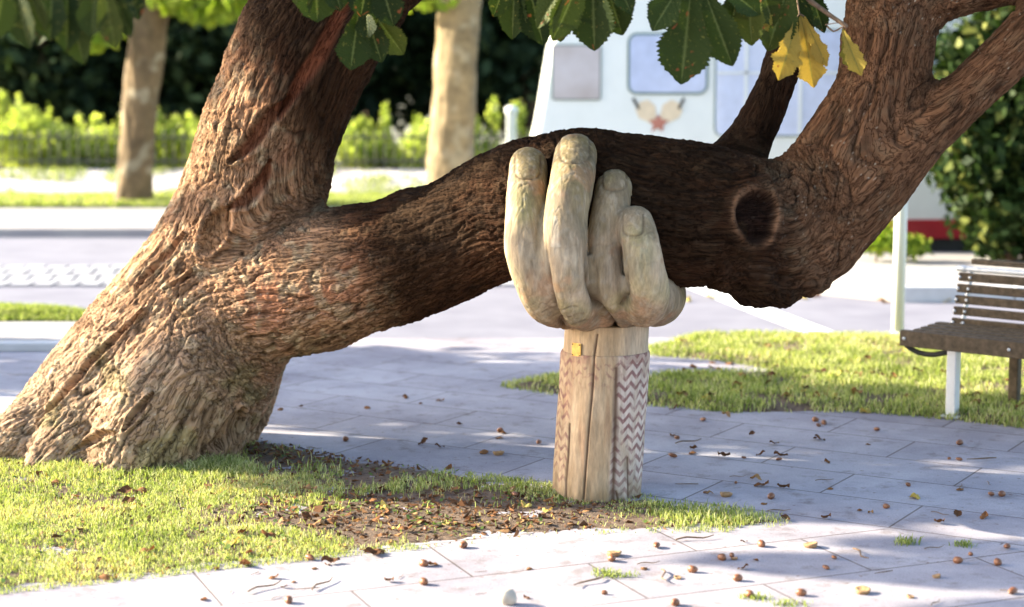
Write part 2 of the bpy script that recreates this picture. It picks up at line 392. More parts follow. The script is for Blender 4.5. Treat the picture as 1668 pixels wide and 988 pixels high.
# --- foreground bed under the tree
bedA = [G(*p) for p in [(-260, 1003), (0, 965), (180, 946), (350, 926), (520, 908), (700, 890), (860, 872), (1050, 866), (1180, 864), (1290, 852), (1240, 836), (1040, 808), (880, 790), (780, 775), (650, 755), (520, 735), (410, 710), (300, 696), (60, 690), (-400, 700)]]
_, hA = patch('soil_bed', bedA, .018, M['soil'], .010, .008)
def pix(x, y): return PXY(np.c_[x, y, np.zeros(len(x))])
x, y, sd = scatter(bedA, 330000)
px, py = pix(x, y); p3 = np.c_[x, y, 0*x]
nz = fbm(p3*3.2, 3)
soil = np.exp(-(((px-680)/265)**2+((py-845)/38)**2)**2)*1.7+np.exp(-(((px-560)/190)**2+((py-742)/32)**2)**1.5)*2.2+.45*(px > 560)+.7*np.exp(-(((px-40)/120)**2+((py-805)/14)**2))+.5*np.exp(-(((px-960)/160)**2+((py-862)/12)**2))
soil += .35*np.exp(-(((px-20)/90)**2+((py-765)/20)**2))
dens = np.clip(.93-soil+nz*.9+.75*fbm(p3*15+4, 2), 0.015, 1)*.85
keep = (sd > -.03) & (rng.uniform(0, 1, len(x)) < dens) & (px > -150) & (px < 1400)
x, y, sd, px, py, nz = [q[keep] for q in (x, y, sd, px, py, nz)]
z = hA(x, y)
tall = np.exp(-((py-762)/26)**2)*((px > 60) & (px < 560))*.8+np.exp(-(((px-965)/110)**2+((py-835)/18)**2))*.15+np.exp(-(((px-1120)/130)**2+((py-838)/14)**2))*.9+.25*((px > 560) & (py < 830))
h = (1-.8*np.exp(-(((px-968)/105)**2+((py-832)/22)**2)))*(.013+.016*rng.uniform(0, 1, len(x)))*(1+1.7*tall*rng.uniform(.3, 1, len(x)))*(1+.3*nz)
rr = np.clip(rng.beta(2, 2.4, len(x))+.08+.25*fbm(np.c_[x, y, 0*x]*2.2, 3)-.10*tall, 0, 1)
blades('grass', x, y, z, h, .0035+.0015*tall, M['grass'], .8, label='short yellow-green grass growing under the leaning trunk and round the post', rnd=rr)
x, y, sd = scatter(bedA, 9000); kk = (sd > .02) & (fbm(np.c_[x, y, 0*x]*2.5+7, 2) > .12); x, y = x[kk], y[kk]; n = len(x); zc = hA(x, y)+rng.uniform(.004, .022, n); s_ = rng.uniform(.005, .011, n); a_ = rng.uniform(0, 6.28, n); tl = rng.uniform(-.5, .5, (n, 2))
V = np.stack([np.c_[x+s_*np.cos(a_+t_)*m_, y+s_*np.sin(a_+t_)*m_, zc+s_*(np.cos(t_)*tl[:, 0]+np.sin(t_)*tl[:, 1])] for t_, m_ in ((0, 1.2), (1.2, .8), (2.2, .9), (3.14, 1.1), (4.1, .9), (5.1, .8))], 1)
o = mesh_np('weeds', V.reshape(-1, 3), [np.arange(n)[:, None]*6+np.arange(6)], M['weed'], attrs={'rnd': np.repeat(rng.uniform(0, 1, n), 6)}); setp(o, 'low broad-leaved weeds and clover mixed into the lawn under the leaning trunk', kind='stuff')
# crumbs of soil and bark litter
x, y, sd = scatter(bedA, 40000); px, py = pix(x, y)
k = (sd > 0) & (rng.uniform(0, 1, len(x)) < .12+np.exp(-(((px-690)/290)**2+((py-838)/36)**2))+np.exp(-(((px-560)/180)**2+((py-738)/24)**2))); x, y = x[k], y[k]; z = hA(x, y)
n = len(x); s = rng.uniform(.002, .009, n)*rng.choice([1, 1, 1, 1.8], n); dirs = rng.normal(size=(n, 4, 3)); V = np.c_[x, y, z+s*.4][:, None, :]+dirs*s[:, None, None]*np.array([1, 1, .6])
b = np.arange(n)[:, None]*4
o = mesh_np('litter', V.reshape(-1, 3), [np.concatenate([b+np.array(f) for f in ((0, 1, 2), (0, 3, 1), (1, 3, 2), (0, 2, 3))])], M['deadleaf'], attrs={'rnd': np.repeat(rng.beta(1.1, 2.2, n), 4)}, smooth=False)
setp(o, 'crumbs of soil, bark and leaf litter on the bare earth between trunk and post', kind='stuff')
# --- right grass island and thin left strip
bedB = [G(*p) for p in [(815, 629), (900, 642), (1060, 660), (1200, 672), (1400, 670), (1540, 682), (1700, 700), (2100, 740), (2300, 560), (1668, 553), (1460, 549), (1300, 547), (1140, 545), (1060, 566), (1060, 578), (1180, 588), (1275, 604), (1060, 611), (900, 614)]]
_, hB = patch('grass_bed', bedB, .03, M['soil'])
x, y, sd = scatter(bedB, 150000); k = (sd > -.03) & (x < 4.2) & (rng.uniform(0, 1, len(x)) < np.clip(.75+1.1*fbm(np.c_[x, y, 0*x]*3.1, 3), .06, 1)); x, y = x[k], y[k]; z = hB(x, y)
rr = np.clip(rng.beta(2, 2.4, len(x))+.25*fbm(np.c_[x, y, 0*x]*1.5, 2), 0, 1)
blades('grass', x, y, z, .022+.03*rng.uniform(0, 1, len(x)), .006, M['grass'], .7, label='grass island with fallen leaves beneath the slatted bench', rnd=rr)
bedC = [G(*p) for p in [(-300, 505), (0, 507), (100, 510), (175, 520), (140, 526), (0, 524), (-300, 524)]]
_, hC = patch('grass_strip', bedC, .04, M['soil'], .045)
x, y, sd = scatter(bedC, 26000); k = sd > -.03; x, y = x[k], y[k]; z = hC(x, y)
blades('grass', x, y, z, .03+.04*rng.uniform(0, 1, len(x)), .009, M['grass'], .6, 0, .7, label='thin strip of grass between path and road at the left')
bedD = [(-16, 23.05), (1, 23.05), (1, 25.9), (-16, 25.9)]
o = sheet('verge', bedD, .10, M['ground'], thick=.12)
x, y, sd = scatter(bedD, 60000)
blades('grass', x, y, .10+0*x, .05+.07*rng.uniform(0, 1, len(x)), .02, M['grass'], .6, .1, .8, label='sunlit grass verge at the foot of the far low wall')

# ---------------------------------------------------------------- the leaning chestnut
base = W(220, 745, 8.35); base.z = 0
chest = empty('chestnut_tree', base, 'old chestnut with a leaning furrowed trunk whose low limb rests in the carved wooden hand', 'tree')
def pl(lst): return [W(a, b, c) for a, b, c, _ in lst], [r for *_, r in lst]
limbs = {
 'trunk': [(60, 850, 8.55, .40), (150, 715, 8.47, .40), (255, 590, 8.38, .41), (350, 465, 8.3, .365), (410, 330, 8.24, .33), (438, 220, 8.15, .305), (488, 95, 8.1, .31), (560, -30, 8.05, .31), (640, -190, 8.0, .27), (690, -420, 7.9, .23), (720, -700, 7.9, .18)],
 'root_l': [(230, 560, 8.4, .2), (120, 655, 8.33, .19), (20, 735, 8.2, .16), (-90, 800, 8.15, .13)],
 'root_m': [(330, 560, 8.17, .29), (262, 680, 8.09, .29), (215, 810, 8.03, .27)],
 'root_f': [(190, 620, 8.22, .22), (110, 720, 8.08, .14), (60, 790, 7.95, .1)],
 'root_r': [(415, 505, 8.2, .25), (365, 630, 8.2, .21), (312, 760, 8.2, .19)],
 'root_b': [(430, 590, 8.4, .11), (398, 690, 8.5, .09), (355, 760, 8.5, .1)],
 'branch': [(385, 470, 8.2, .30), (470, 470, 8.12, .31), (555, 450, 8.03, .30), (640, 424, 7.93, .285), (740, 388, 7.8, .268), (840, 345, 7.63, .28), (935, 333, 7.52, .318), (1040, 342, 7.47, .308), (1130, 350, 7.45, .295), (1200, 360, 7.45, .27), (1270, 370, 7.45, .25)],
 'burl': [(1180, 390, 7.4, .19), (1250, 440, 7.36, .165), (1310, 420, 7.4, .155), (1350, 400, 7.42, .13)],
 'burl2': [(1235, 452, 7.38, .11), (1275, 446, 7.38, .12)],
 'limb': [(1230, 378, 7.47, .235), (1328, 328, 7.5, .225), (1390, 238, 7.5, .212), (1434, 140, 7.5, .192), (1448, 60, 7.5, .195), (1462, -40, 7.5, .19), (1490, -200, 7.5, .16), (1540, -420, 7.5, .13)],
 'limb2': [(1325, 392, 7.45, .18), (1385, 335, 7.42, .165), (1450, 270, 7.4, .14), (1510, 214, 7.38, .112), (1570, 156, 7.35, .108), (1650, 80, 7.3, .104), (1740, -15, 7.2, .1), (1900, -200, 7.0, .09)],
 'limb3': [(1440, 50, 7.5, .16), (1520, -8, 7.45, .125), (1640, -38, 7.4, .11), (1800, -90, 7.3, .1)],
 'limb4': [(1140, 325, 7.62, .16), (1198, 262, 7.66, .115), (1240, 190, 7.7, .092), (1272, 110, 7.72, .088), (1300, 20, 7.75, .085), (1340, -80, 7.8, .08), (1400, -250, 7.9, .07)],
 'limb5': [(600, -60, 8.05, .2), (640, -20, 8.0, .13), (700, -90, 7.9, .12), (800, -200, 7.8, .1)],
}
tubes = []; cl = []
for k, l in limbs.items():
    P, r = pl(l); tubes.append(tube(P, r, 24, .06)); op, orr = catmull(P, r, .04)
    cl.append((np.array([tuple(p) for p in op]), np.array(orr)))
co, q = remesh(tubes, .03); co = lap(co, q, 6); co, q = remesh([(co, [q])], .0064)
co = lap(co, q, 2)
def limb_coords(co):
    best = np.zeros((len(co), 3)); wsum = np.zeros(len(co)); rad = np.zeros(len(co))
    d0 = np.full(len(co), 1e9)
    for j, (P, r) in enumerate(cl):
        if 1 <= j <= 5 or j in (7, 8): continue
        for i in range(0, len(P), 2): d0 = np.minimum(d0, np.linalg.norm(co-P[i], axis=1)-r[i])
    for j, (P, r) in enumerate(cl):
        if 1 <= j <= 5 or j in (7, 8): continue
        L = np.r_[0, np.cumsum(np.linalg.norm(np.diff(P, axis=0), axis=1))]
        ch = 40000
        for c0 in range(0, len(co), ch):
            c = co[c0:c0+ch]; d = np.full(len(c), 1e9); off = np.zeros((len(c), 3)); s = np.zeros(len(c)); rr = np.zeros(len(c))
            for i in range(0, len(P)-1):
                ab = P[i+1]-P[i]; t = np.clip(((c-P[i])@ab)/(ab@ab), 0, 1); o_ = c-P[i]-t[:, None]*ab; dd = np.linalg.norm(o_, axis=1)-(r[i]*(1-t)+r[i+1]*t)
                m = dd < d; d[m] = dd[m]; off[m] = o_[m]; s[m] = (L[i]+t*(L[i+1]-L[i]))[m]; rr[m] = r[i]
            w_ = np.exp(-np.maximum(d-d0[c0:c0+ch], 0)/.05)+1e-9
            cc = off/(np.linalg.norm(off, axis=1)[:, None]+1e-6)*np.clip(rr, .085, .33)[:, None]+s[:, None]*np.array([.13, .09, .11])
            best[c0:c0+ch] += cc*w_[:, None]; wsum[c0:c0+ch] += w_; rad[c0:c0+ch] += rr*w_
    return best/wsum[:, None], rad/wsum
bk, rad = limb_coords(co); bk = lap(bk, q, 45, .6); rad = lap(rad[:, None]*np.ones((1, 3)), q, 30)[:, 0]
N = normals(co, q)
px, py = PXY(co); front = N[:, 1] < .15
warp = np.stack([perlin(co*9+k*31) for k in range(3)], 1)
qb = bk+warp*.011
nlow = fbm(co*3.2+5, 3)
c1 = perlin(qb*16+3); c2 = perlin(qb*37+9); c3 = fbm(qb*70+1, 2); c4 = fbm(co*55+3, 2)
crack1 = np.exp(-(c1/.06)**2); crack2 = np.exp(-(c2/.09)**2)
amp = np.clip(rad/.28, .45, 1.15)
ridge = (.5+.9*sstep(.0, .5, np.abs(c1)))
brk = sstep(-.35, .15, perlin(co*7+40))
flat_ = .55+.45*sstep(700, 1250, px)-.1*sstep(560, 640, py)
disp = amp*(.016*nlow+.0075*sstep(.03, .2, np.abs(c1))*flat_-.009*crack1*(.3+.7*brk)*flat_-.005*crack2*(1-crack1)*(1.1-.8*brk)+.004*sstep(.02, .2, np.abs(c2))+.004*c3+.0045*c4)
# gnarled burl
bu = np.exp(-(((px-1260)/120)**2+((py-465)/55)**2)**1.5); disp += bu*(.036*fbm(co*9+2, 2)-.012*np.exp(-(perlin(co*16+5)/.12)**2))
bu2 = np.exp(-(((px-1290)/150)**2+((py-350)/110)**2)); disp += bu2*.012*fbm(co*8+7, 2)
red = np.zeros(len(co)); dark = np.zeros(len(co)); pale = np.zeros(len(co))
def segd(ax, ay, bx, by):
    t = np.clip(((px-ax)*(bx-ax)+(py-ay)*(by-ay))/((bx-ax)**2+(by-ay)**2), 0, 1); return np.hypot(px-ax-t*(bx-ax), py-ay-t*(by-ay)), t
def slit(pts, wmax, depth=.03, col=1):
    global disp, red
    d = np.full(len(co), 1e9); tt = np.zeros(len(co)); n = len(pts)-1
    for i in range(n):
        dd, t = segd(*pts[i], *pts[i+1]); m = dd < d; d[m] = dd[m]; tt[m] = (i+t[m])/n
    wv = wmax*np.sin(np.pi*np.clip(tt, .04, .96))**.7+2
    ins = sstep(1.0, .55, d/wv)*front; rim = np.exp(-((d/wv-1.25)/.3)**2)*front
    disp -= depth*ins; disp += .010*rim; red = np.maximum(red, ins*col)
slit([(372, 338), (400, 326), (432, 290), (440, 262)], 11); slit([(378, 262), (410, 232), (440, 190), (472, 160)], 14, .045)
slit([(455, 190), (490, 130), (520, 90), (556, 20), (570, -10)], 15, .03); slit([(225, 470), (262, 425), (300, 380)], 4, .03, .3)
slit([(60, 690), (150, 590), (235, 505)], 4, .03, .4); slit([(205, 700), (225, 672), (250, 640)], 5, .03, .2); slit([(330, 745), (372, 700), (395, 665)], 13, .05, .1)
slit([(120, 735), (165, 710), (190, 705)], 7, .03, .0)
slit([(268, 470), (300, 455), (312, 438)], 3, .02, .2)
# healed oval scar on the trunk
e = np.hypot(((px-352)*.88+(py-375)*.47)/20, ((py-375)*.88-(px-352)*.47)/46); disp += front*(.016*np.exp(-((e-1.15)/.22)**2)-.018*sstep(1, .8, e)); sc1 = sstep(1.05, .85, e)*front
# round knot on the branch
kx, ky = (px-1228)/35, (py-353)/43; e = np.hypot(kx, ky); ea = e+.07*np.sin(3*np.arctan2(ky, kx)+.6)
disp = np.where(front & (ea < 1.5), disp*(.35+.65*sstep(.95, 1.5, ea)), disp)
ang_ = np.arctan2(ky, kx); disp += front*(.022*sstep(1.7, 1.1, ea)+.028*np.exp(-((ea-1.05)/.15)**2)*(.75+.25*np.sin(2*ang_+1)+.25*perlin(co*20))+.012*np.exp(-((ea-1.3)/.14)**2)-(.044+.012*fbm(co*22, 2))*sstep(.95, .75, ea)); knot = sstep(1.0, .85, ea)*front
e2 = np.hypot((px-1210)/10, (py-377)/16); disp += front*(.02*sstep(1, .3, e2)); ring = np.exp(-((ea-1.05)/.14)**2)*front
co2 = co+N*disp[:, None]
# bark colour: brown with redder and lichen-grey areas
n1 = fbm(co*2.3+11, 3); n2 = fbm(qb*9+4, 3); n3 = fbm(co*14+8, 2)
C = np.outer(np.ones(len(co)), (.22, .135, .085))
def mixc(C, c, w_): return C*(1-w_[:, None])+np.array(c)*w_[:, None]
C = mixc(C, (.30, .18, .11), sstep(-.1, .5, n2)*.8)
C = mixc(C, (.36, .155, .09), sstep(-.2, .4, n1)*sstep(340, 430, px)*sstep(640, 520, px)*.8)
C = mixc(C, (.31, .26, .18), sstep(.0, .6, n3+.3*n1)*.65)
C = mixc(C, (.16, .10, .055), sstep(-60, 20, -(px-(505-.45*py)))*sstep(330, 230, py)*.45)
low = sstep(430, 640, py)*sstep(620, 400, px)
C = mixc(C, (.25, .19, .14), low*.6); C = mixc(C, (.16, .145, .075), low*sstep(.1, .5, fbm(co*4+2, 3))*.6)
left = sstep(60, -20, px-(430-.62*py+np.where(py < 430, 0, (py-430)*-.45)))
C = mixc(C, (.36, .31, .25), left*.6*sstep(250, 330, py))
# shade painted into the gripped and thin upper limbs, underside kept lighter
limb_shade = sstep(520, 640, px+.5*(420-py))*sstep(1330, 1215, px-.35*(py-300)); limb_shade = np.maximum(limb_shade, 1.0*sstep(275, 225, py)*(px > 1160)*sstep(1352, 1338, px+.35*(py-60)))
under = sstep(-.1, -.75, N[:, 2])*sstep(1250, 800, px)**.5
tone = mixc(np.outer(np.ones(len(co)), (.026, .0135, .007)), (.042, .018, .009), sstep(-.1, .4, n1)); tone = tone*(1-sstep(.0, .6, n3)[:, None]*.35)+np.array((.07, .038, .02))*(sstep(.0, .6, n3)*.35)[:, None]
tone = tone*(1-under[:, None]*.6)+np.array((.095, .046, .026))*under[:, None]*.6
C = C*(1-.95*limb_shade[:, None])+tone*.72*limb_shade[:, None]
C = mixc(C, (.15, .075, .04), sstep(1200, 1280, px)*(1-limb_shade)*.75)
C = C*np.array((1.02, .96, .90))*(1+.7*(1-limb_shade)*sstep(800, 640, px)*sstep(0, 40, py+200))[:, None]
C = mixc(C, (.035, .022, .015), crack1*.75*(.4+.6*brk)); C = mixc(C, (.06, .035, .022), crack2*.35)
C = mixc(C, (.22, .075, .04), red*.8); C = mixc(C, (.38, .2, .1), sc1*.7); C = mixc(C, (.028, .015, .011), knot*.9*(e2 > 1)); C = mixc(C, (.24, .13, .075), ring*.85*(.65+.45*np.sin(np.arctan2(ky, kx)*2+1)))
speck = sstep(.55, .7, perlin(co*85))*sstep(-.1, .3, n1+low*.3)*(1-.9*limb_shade); C = mixc(C, (.55, .5, .4), speck*.6)
bark = mat_attr('chestnut bark', 30, .95, .9, .012, var=.5, spec=.06)
t = bark.node_tree; b = t.nodes['Principled BSDF']; g_ = t.nodes.new('ShaderNodeAttribute'); g_.attribute_name = 'bk'
fl = noise_node(t, 75, 5, g_.outputs['Vector'], .6); fl.inputs['Distortion'].default_value = .6
rf = ramp(t, fl.outputs[0], [(.40, (1, 1, 1)), (.47, (.8, .8, .8)), (.5, (0, 0, 0)), (.53, (.8, .8, .8)), (.62, (1, 1, 1))])
tcn = t.nodes.new('ShaderNodeTexCoord'); gr = noise_node(t, 130, 4, tcn.outputs['Object'], .7)
old = b.inputs['Normal'].links[0].from_node
b2_ = bump(t, None, rf.outputs[0], .9, .007, old); bump(t, b, gr.outputs[0], .6, .004, b2_)
oc = b.inputs['Base Color'].links[0].from_socket; rc = ramp(t, rf.outputs[0], [(0, (.45, .42, .4)), (.8, (1, 1, 1))]); t.links.new(mul(t, oc, rc.outputs[0]), b.inputs['Base Color'])
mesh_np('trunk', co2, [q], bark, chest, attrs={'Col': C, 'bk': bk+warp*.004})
print('trunk verts', len(co2))

# leaf clouds for crowns
def cloud(lumps, n, size, shell=.5, clip=None, flatz=1):
    wts = np.array([l[3]*l[4]*l[5] for l in lumps])**.7; wts /= wts.sum(); idx = rng.choice(len(lumps), n, p=wts)
    Lp = np.array(lumps, float)[idx]; d = rng.normal(size=(n, 3)); d /= np.linalg.norm(d, axis=1)[:, None]
    rr = (shell+(1-shell)*rng.uniform(0, 1, n))**.5*rng.uniform(.75, 1.08, n)
    c = Lp[:, :3]+d*Lp[:, 3:6]*rr[:, None]
    c += .25*np.stack([perlin(c*1.3+k*9) for k in range(3)], 1)*Lp[:, 3:6].mean(1)[:, None]
    if clip is not None: m = clip(c); c = c[m]; d = d[m]
    n = len(c); nn = d*.5+rng.normal(size=(n, 3))*.6; nn /= np.linalg.norm(nn, axis=1)[:, None]
    t = np.cross(nn, rng.normal(size=(n, 3))); t /= np.linalg.norm(t, axis=1)[:, None]; bt = np.cross(nn, t)
    s = size*rng.uniform(.6, 1.3, n)[:, None]
    V = np.stack([c-t*s*.5, c-t*s*.05+bt*s*.3+nn*s*.08, c+t*s*.5-nn*s*.08, c-t*s*.05-bt*s*.3+nn*s*.08], 1)
    b = np.arange(n)[:, None]*4
    return V.reshape(-1, 3), [b+np.array([0, 1, 2, 3])], np.repeat(rng.uniform(0, 1, n), 4)
def crown(name, lumps, n, size, mat, parent, clip=None, shell=.5):
    v, f, r = cloud(lumps, n, size, shell, clip)
    return mesh_np(name, v, f, mat, parent, attrs={'rnd': r})
def above_view(c):   # keeps the high crown above the sight line of this and neighbouring views
    return c[:, 2] > 2.25+.05*np.maximum(c[:, 1], 0)
crown('crown', [(0, 8.2, 5.2, 2.6, 2.4, 2.0), (-.6, 9.6, 4.3, 2.2, 1.8, 1.4), (1.8, 8.0, 4.4, 2.0, 2.2, 1.6), (3.2, 8.4, 3.6, 1.3, 1.6, 1.0), (.8, 6.6, 4.2, 1.8, 1.2, 1.2), (0, 8.6, 7, 1.8, 1.8, 1.3), (2.6, 10.2, 4.4, 1.8, 1.5, 1.4)], 15000, .20, M['canopy'], chest, above_view)

# hanging leaves that reach into the picture: palmate, toothed leaflets
def leaflet(bp, tp, wpx, D, tilt=0, curl=.12, twist=0, rag=0):
    """serrated obovate leaflet between two points; returns verts, faces, rnd, bk, vein"""
    A = W(bp[0], bp[1], D); B = W(tp[0], tp[1], D+tilt); L = (B-A).length; T = (B-A).normalized()
    wd = wpx/F*D/2; S = T.cross(Vector((0, 1, 0))).normalized(); S = (S*math.cos(twist)+Vector((0, 1, 0))*math.sin(twist)).normalized(); Nn = T.cross(S)
    n = 84; V = []; bkc = []; vein = []; sd = random.random()*10
    for i in range(n+1):
        u = i/n
        prof = .10+.90*(u/.66)**1.15*(1.25-.25*u/.66) if u < .66 else max(0, 1-((u-.66)/.34)**1.9)**.8
        if u > .9: prof = max(prof*.72, 0)+.10*(1-u)/.1
        if u < .66: prof = min(prof, 1)
        saw = .86+.19*((u*24+sd) % 1.0)+.05*math.sin(u*13+sd)+rag*(.14*math.sin(u*31+sd*3)+.12*math.sin(u*17+sd))
        for j in range(-6, 7):
            s = j/6; hw = wd*prof*(saw if abs(j) == 6 else 1)*s
            arc = -curl*L*(u-.25)**2*1.2+abs(s)*wd*.28*prof
            ph = (u*11-abs(s)*2.2); rip = (math.cos(ph*2*math.pi)*.5+.5)**5
            p = A+T*(L*u+abs(s)*wd*.12)+S*hw+Nn*(arc-rip*.0016)+Vector((0, 0, 0))
            V.append(p); bkc.append((s*wd*1.0+sd, u*L+sd, sd)); vein.append(max((1 if j == 0 else 0), rip*.45*(1-abs(s)*.4)))
    m = 13; i, k = np.meshgrid(np.arange(n), np.arange(m-1), indexing='ij'); q = np.stack([i*m+k, i*m+k+1, (i+1)*m+k+1, (i+1)*m+k], -1).reshape(-1, 4)
    return np.array([tuple(v) for v in V]), q, np.array(bkc), np.array(vein)
def compound(items, D, mat, node, label=None, petiole=None, parent=chest):
    vs, qs, bks, vn, rd = [], [], [], [], []; off = 0
    for it in items:
        bp, tp, wpx = it[:3]; v, q_, b_, ve = leaflet(bp, tp, wpx, D+random.uniform(-.04, .04), random.uniform(-.06, .06), random.uniform(.03, .16)*(1+2*(mat is YL)), random.uniform(-.45, .45), 1.0 if mat is YL else .25)
        vs.append(v); qs.append(q_+off); bks.append(b_); vn.append(ve); rd.append(np.full(len(v), random.random())+.0); off += len(v)
    o = mesh_np('leaf', np.concatenate(vs), [np.concatenate(qs)], mat, parent, attrs={'rnd': np.concatenate(rd), 'bk': np.concatenate(bks), 'vein': np.concatenate(vn)})
    if label: o['label'] = label
    P = W(node[0], node[1], D); top = W(petiole[0], petiole[1], D+.15) if petiole else P+Vector((random.uniform(-.1, .1), .1, .35))
    bits = [tube([top, (P+top)/2+Vector((0, 0, -.02)), P], [.004, .003, .003], 6, .05)]+[tube([P, W(*it[0], D)], [.0025, .0015], 5, smooth=False) for it in items]
    part('leaf_stalk', bits, M['stem'], parent, True)
CL, YL = M['chestleaf'], M['yellowleaf']
compound([((1128, -40), (1110, 132), 92), ((1138, -40), (1192, 104), 68), ((1118, -40), (1064, 46), 56), ((1145, -45), (1240, 20), 50)], 6.5, CL, (1130, -45))
compound([((1218, -60), (1222, 72), 58), ((1212, -60), (1186, 60), 44), ((1226, -60), (1262, 40), 50)], 6.6, CL, (1218, -65))
compound([((1292, -50), (1252, 78), 72), ((1300, -50), (1300, 62), 50), ((1306, -50), (1344, 52), 36)], 6.75, CL, (1300, -55))
compound([((1298, 28), (1274, 126), 50), ((1304, 24), (1328, 140), 48), ((1310, 26), (1346, 108), 28)], 6.7, YL, (1302, 22), 'yellow-green dying leaf with rusty spots')
compound([((1372, 46), (1402, 120), 32), ((1374, 46), (1388, 108), 30)], 6.7, YL, (1371, 44), 'shrivelled yellow leaf at the twig tip', (1345, 40))
compound([((1255, -20), (1246, 62), 26)], 6.65, YL, (1256, -25), 'pale leaf underside')
compound([((965, -70), (967, 78), 78), ((958, -70), (905, 64), 60), ((975, -70), (1012, 56), 62), ((985, -75), (1028, 20), 40), ((950, -75), (872, 40), 46)], 6.5, CL, (966, -75))
compound([((842, -70), (832, 62), 50), ((850, -70), (884, 70), 62), ((836, -75), (806, 26), 44), ((858, -75), (925, 40), 50)], 6.7, CL, (846, -75))
compound([((905, -70), (915, 66), 56), ((890, -60), (870, 30), 50)], 6.9, CL, (898, -75))
compound([((585, 8), (572, 110), 62), ((592, 8), (620, 98), 50), ((600, 6), (655, 88), 52), ((596, 4), (598, 60), 40)], 6.6, CL, (592, 2))
compound([((512, -60), (518, 32), 66), ((505, -60), (488, 12), 44), ((530, -60), (556, 14), 50)], 6.5, CL, (512, -65))
compound([((600, -60), (590, 24), 60), ((612, -60), (640, 40), 56), ((606, -60), (615, 30), 44)], 6.5, CL, (606, -65))
for (bx, by, D, its) in [(20, -60, 5.0, [(-8, 62, 60), (42, 76, 58), (70, 50, 50)]), (95, -55, 5.2, [(80, 62, 56), (134, 100, 60), (152, 52, 50), (108, 80, 52)]),
                         (165, -50, 5.1, [(148, 58, 52), (186, 78, 46), (212, 58, 40), (172, 50, 46)]), (210, -60, 5.3, [(226, 30, 36), (200, 36, 44)]), (55, -70, 5.3, [(60, 34, 60), (20, 30, 60), (95, 40, 56)]),
                         (130, -70, 5.35, [(120, 40, 70), (160, 34, 66), (60, 70, 50)])]:
    compound([((bx+(i-1)*8, by), (tx, ty), w_) for i, (tx, ty, w_) in enumerate(its)], D, CL, (bx, by-5))
part('twig', [tube([W(1180, -160, 6.9), W(1270, -40, 6.8), W(1335, 12, 6.75), W(1378, 42, 6.7)], [.014, .011, .009, .008], 8), tube([W(1378, 42, 6.7), W(1372, 36, 6.7), W(1345, 40, 6.7)], [.003, .002, .002], 6)], M['stem'], chest, True)
for p0, p1, r_ in [((60, -80, 5.2), (300, -420, 7.4), .02), ((590, -60, 6.5), (620, -260, 7.6), .015), ((900, -80, 6.7), (800, -420, 7.4), .018), ((1130, -50, 6.5), (1200, -330, 7.2), .016)]:
    A, B = W(*p0), W(*p1); part('twig', [tube([A, (A+B)/2+Vector((0, 0, .12)), B], [r_*.4, r_*.8, r_*1.6], 8)], M['stem'], chest, True)

# ---------------------------------------------------------------- the carved hand on its post
pb = W(971, 822, 7.43); pb.z = 0
hand = empty('carved_hand_post', pb, 'big carved wooden hand on a painted post gripping the low limb of the chestnut', 'sculpture')
fing = {
 'index': [(861, 268, 7.27, .0735), (858, 320, 7.18, .078), (855, 372, 7.13, .078), (858, 410, 7.12, .084), (874, 455, 7.13, .087), (893, 496, 7.19, .080), (925, 515, 7.32, .064)],
 'middle': [(938, 250, 7.25, .083), (931, 300, 7.12, .084), (922, 350, 7.08, .084), (921, 405, 7.06, .090), (925, 455, 7.08, .093), (937, 496, 7.14, .089), (958, 511, 7.28, .078)],
 'ring': [(1000, 306, 7.21, .073), (994, 345, 7.17, .073), (986, 395, 7.15, .073), (988, 440, 7.14, .078), (996, 482, 7.15, .080), (1014, 504, 7.24, .08)],
 'little': [(1034, 365, 7.10, .0735), (1043, 400, 7.05, .073), (1049, 440, 7.04, .080), (1055, 475, 7.08, .085), (1049, 500, 7.17, .088)],
 'palm': [(985, 488, 7.40, .13), (990, 470, 7.62, .17), (985, 440, 7.92, .16), (980, 380, 8.0, .13)],
 'heel': [(1062, 485, 7.3, .11), (1068, 480, 7.5, .13), (1062, 440, 7.8, .12)],
 'thumb': [(1075, 470, 7.55, .1), (1090, 420, 7.86, .09), (1060, 330, 7.98, .08), (1020, 270, 7.92, .075)],
}
hp = []
for k, l in fing.items():
    P, r = pl(l); fg = k in ('index', 'middle', 'ring', 'little'); hp.append(tube(P, [q_*(1.065 if fg else 1) for q_ in r], 24, .03, flat=.86 if fg else 1))
c = W(985, 490, 7.37); hp.append(ball(c, (.235, .19, .12))); c = W(988, 512, 7.44); hp.append(ball(c, (.175, .165, .085)))
co, q = remesh(hp, .008); co = lap(co, q, 2); co, q = remesh([(co, [q])], .0042); co = lap(co, q, 9)
N = normals(co, q); px, py = PXY(co); fr = N[:, 1] < .1
disp = .0022*fbm(co*9, 3)+.0012*perlin(co*np.array([60, 60, 10]))-.0016*np.exp(-(perlin(co*np.array([34, 34, 5])+3)/.06)**2); groove = np.zeros(len(co))
for (cx, cy, w_, h_) in [(860, 276, 21, 15), (936, 246, 25, 19), (1001, 297, 20, 13), (1031, 370, 17, 14)]:
    ax = (px-cx)/w_; ay = (py-cy)/h_
    e = np.where(ay > 0, (np.abs(ax)**2.6+np.abs(ay)**2.6)**(1/2.6), np.abs(ax)); v = (ay > -1.6) & fr
    gr = np.exp(-((e-1)/.11)**2)*v; groove = np.maximum(groove, gr*.8); disp -= .0042*gr; disp += .002*sstep(1, .8, e)*v
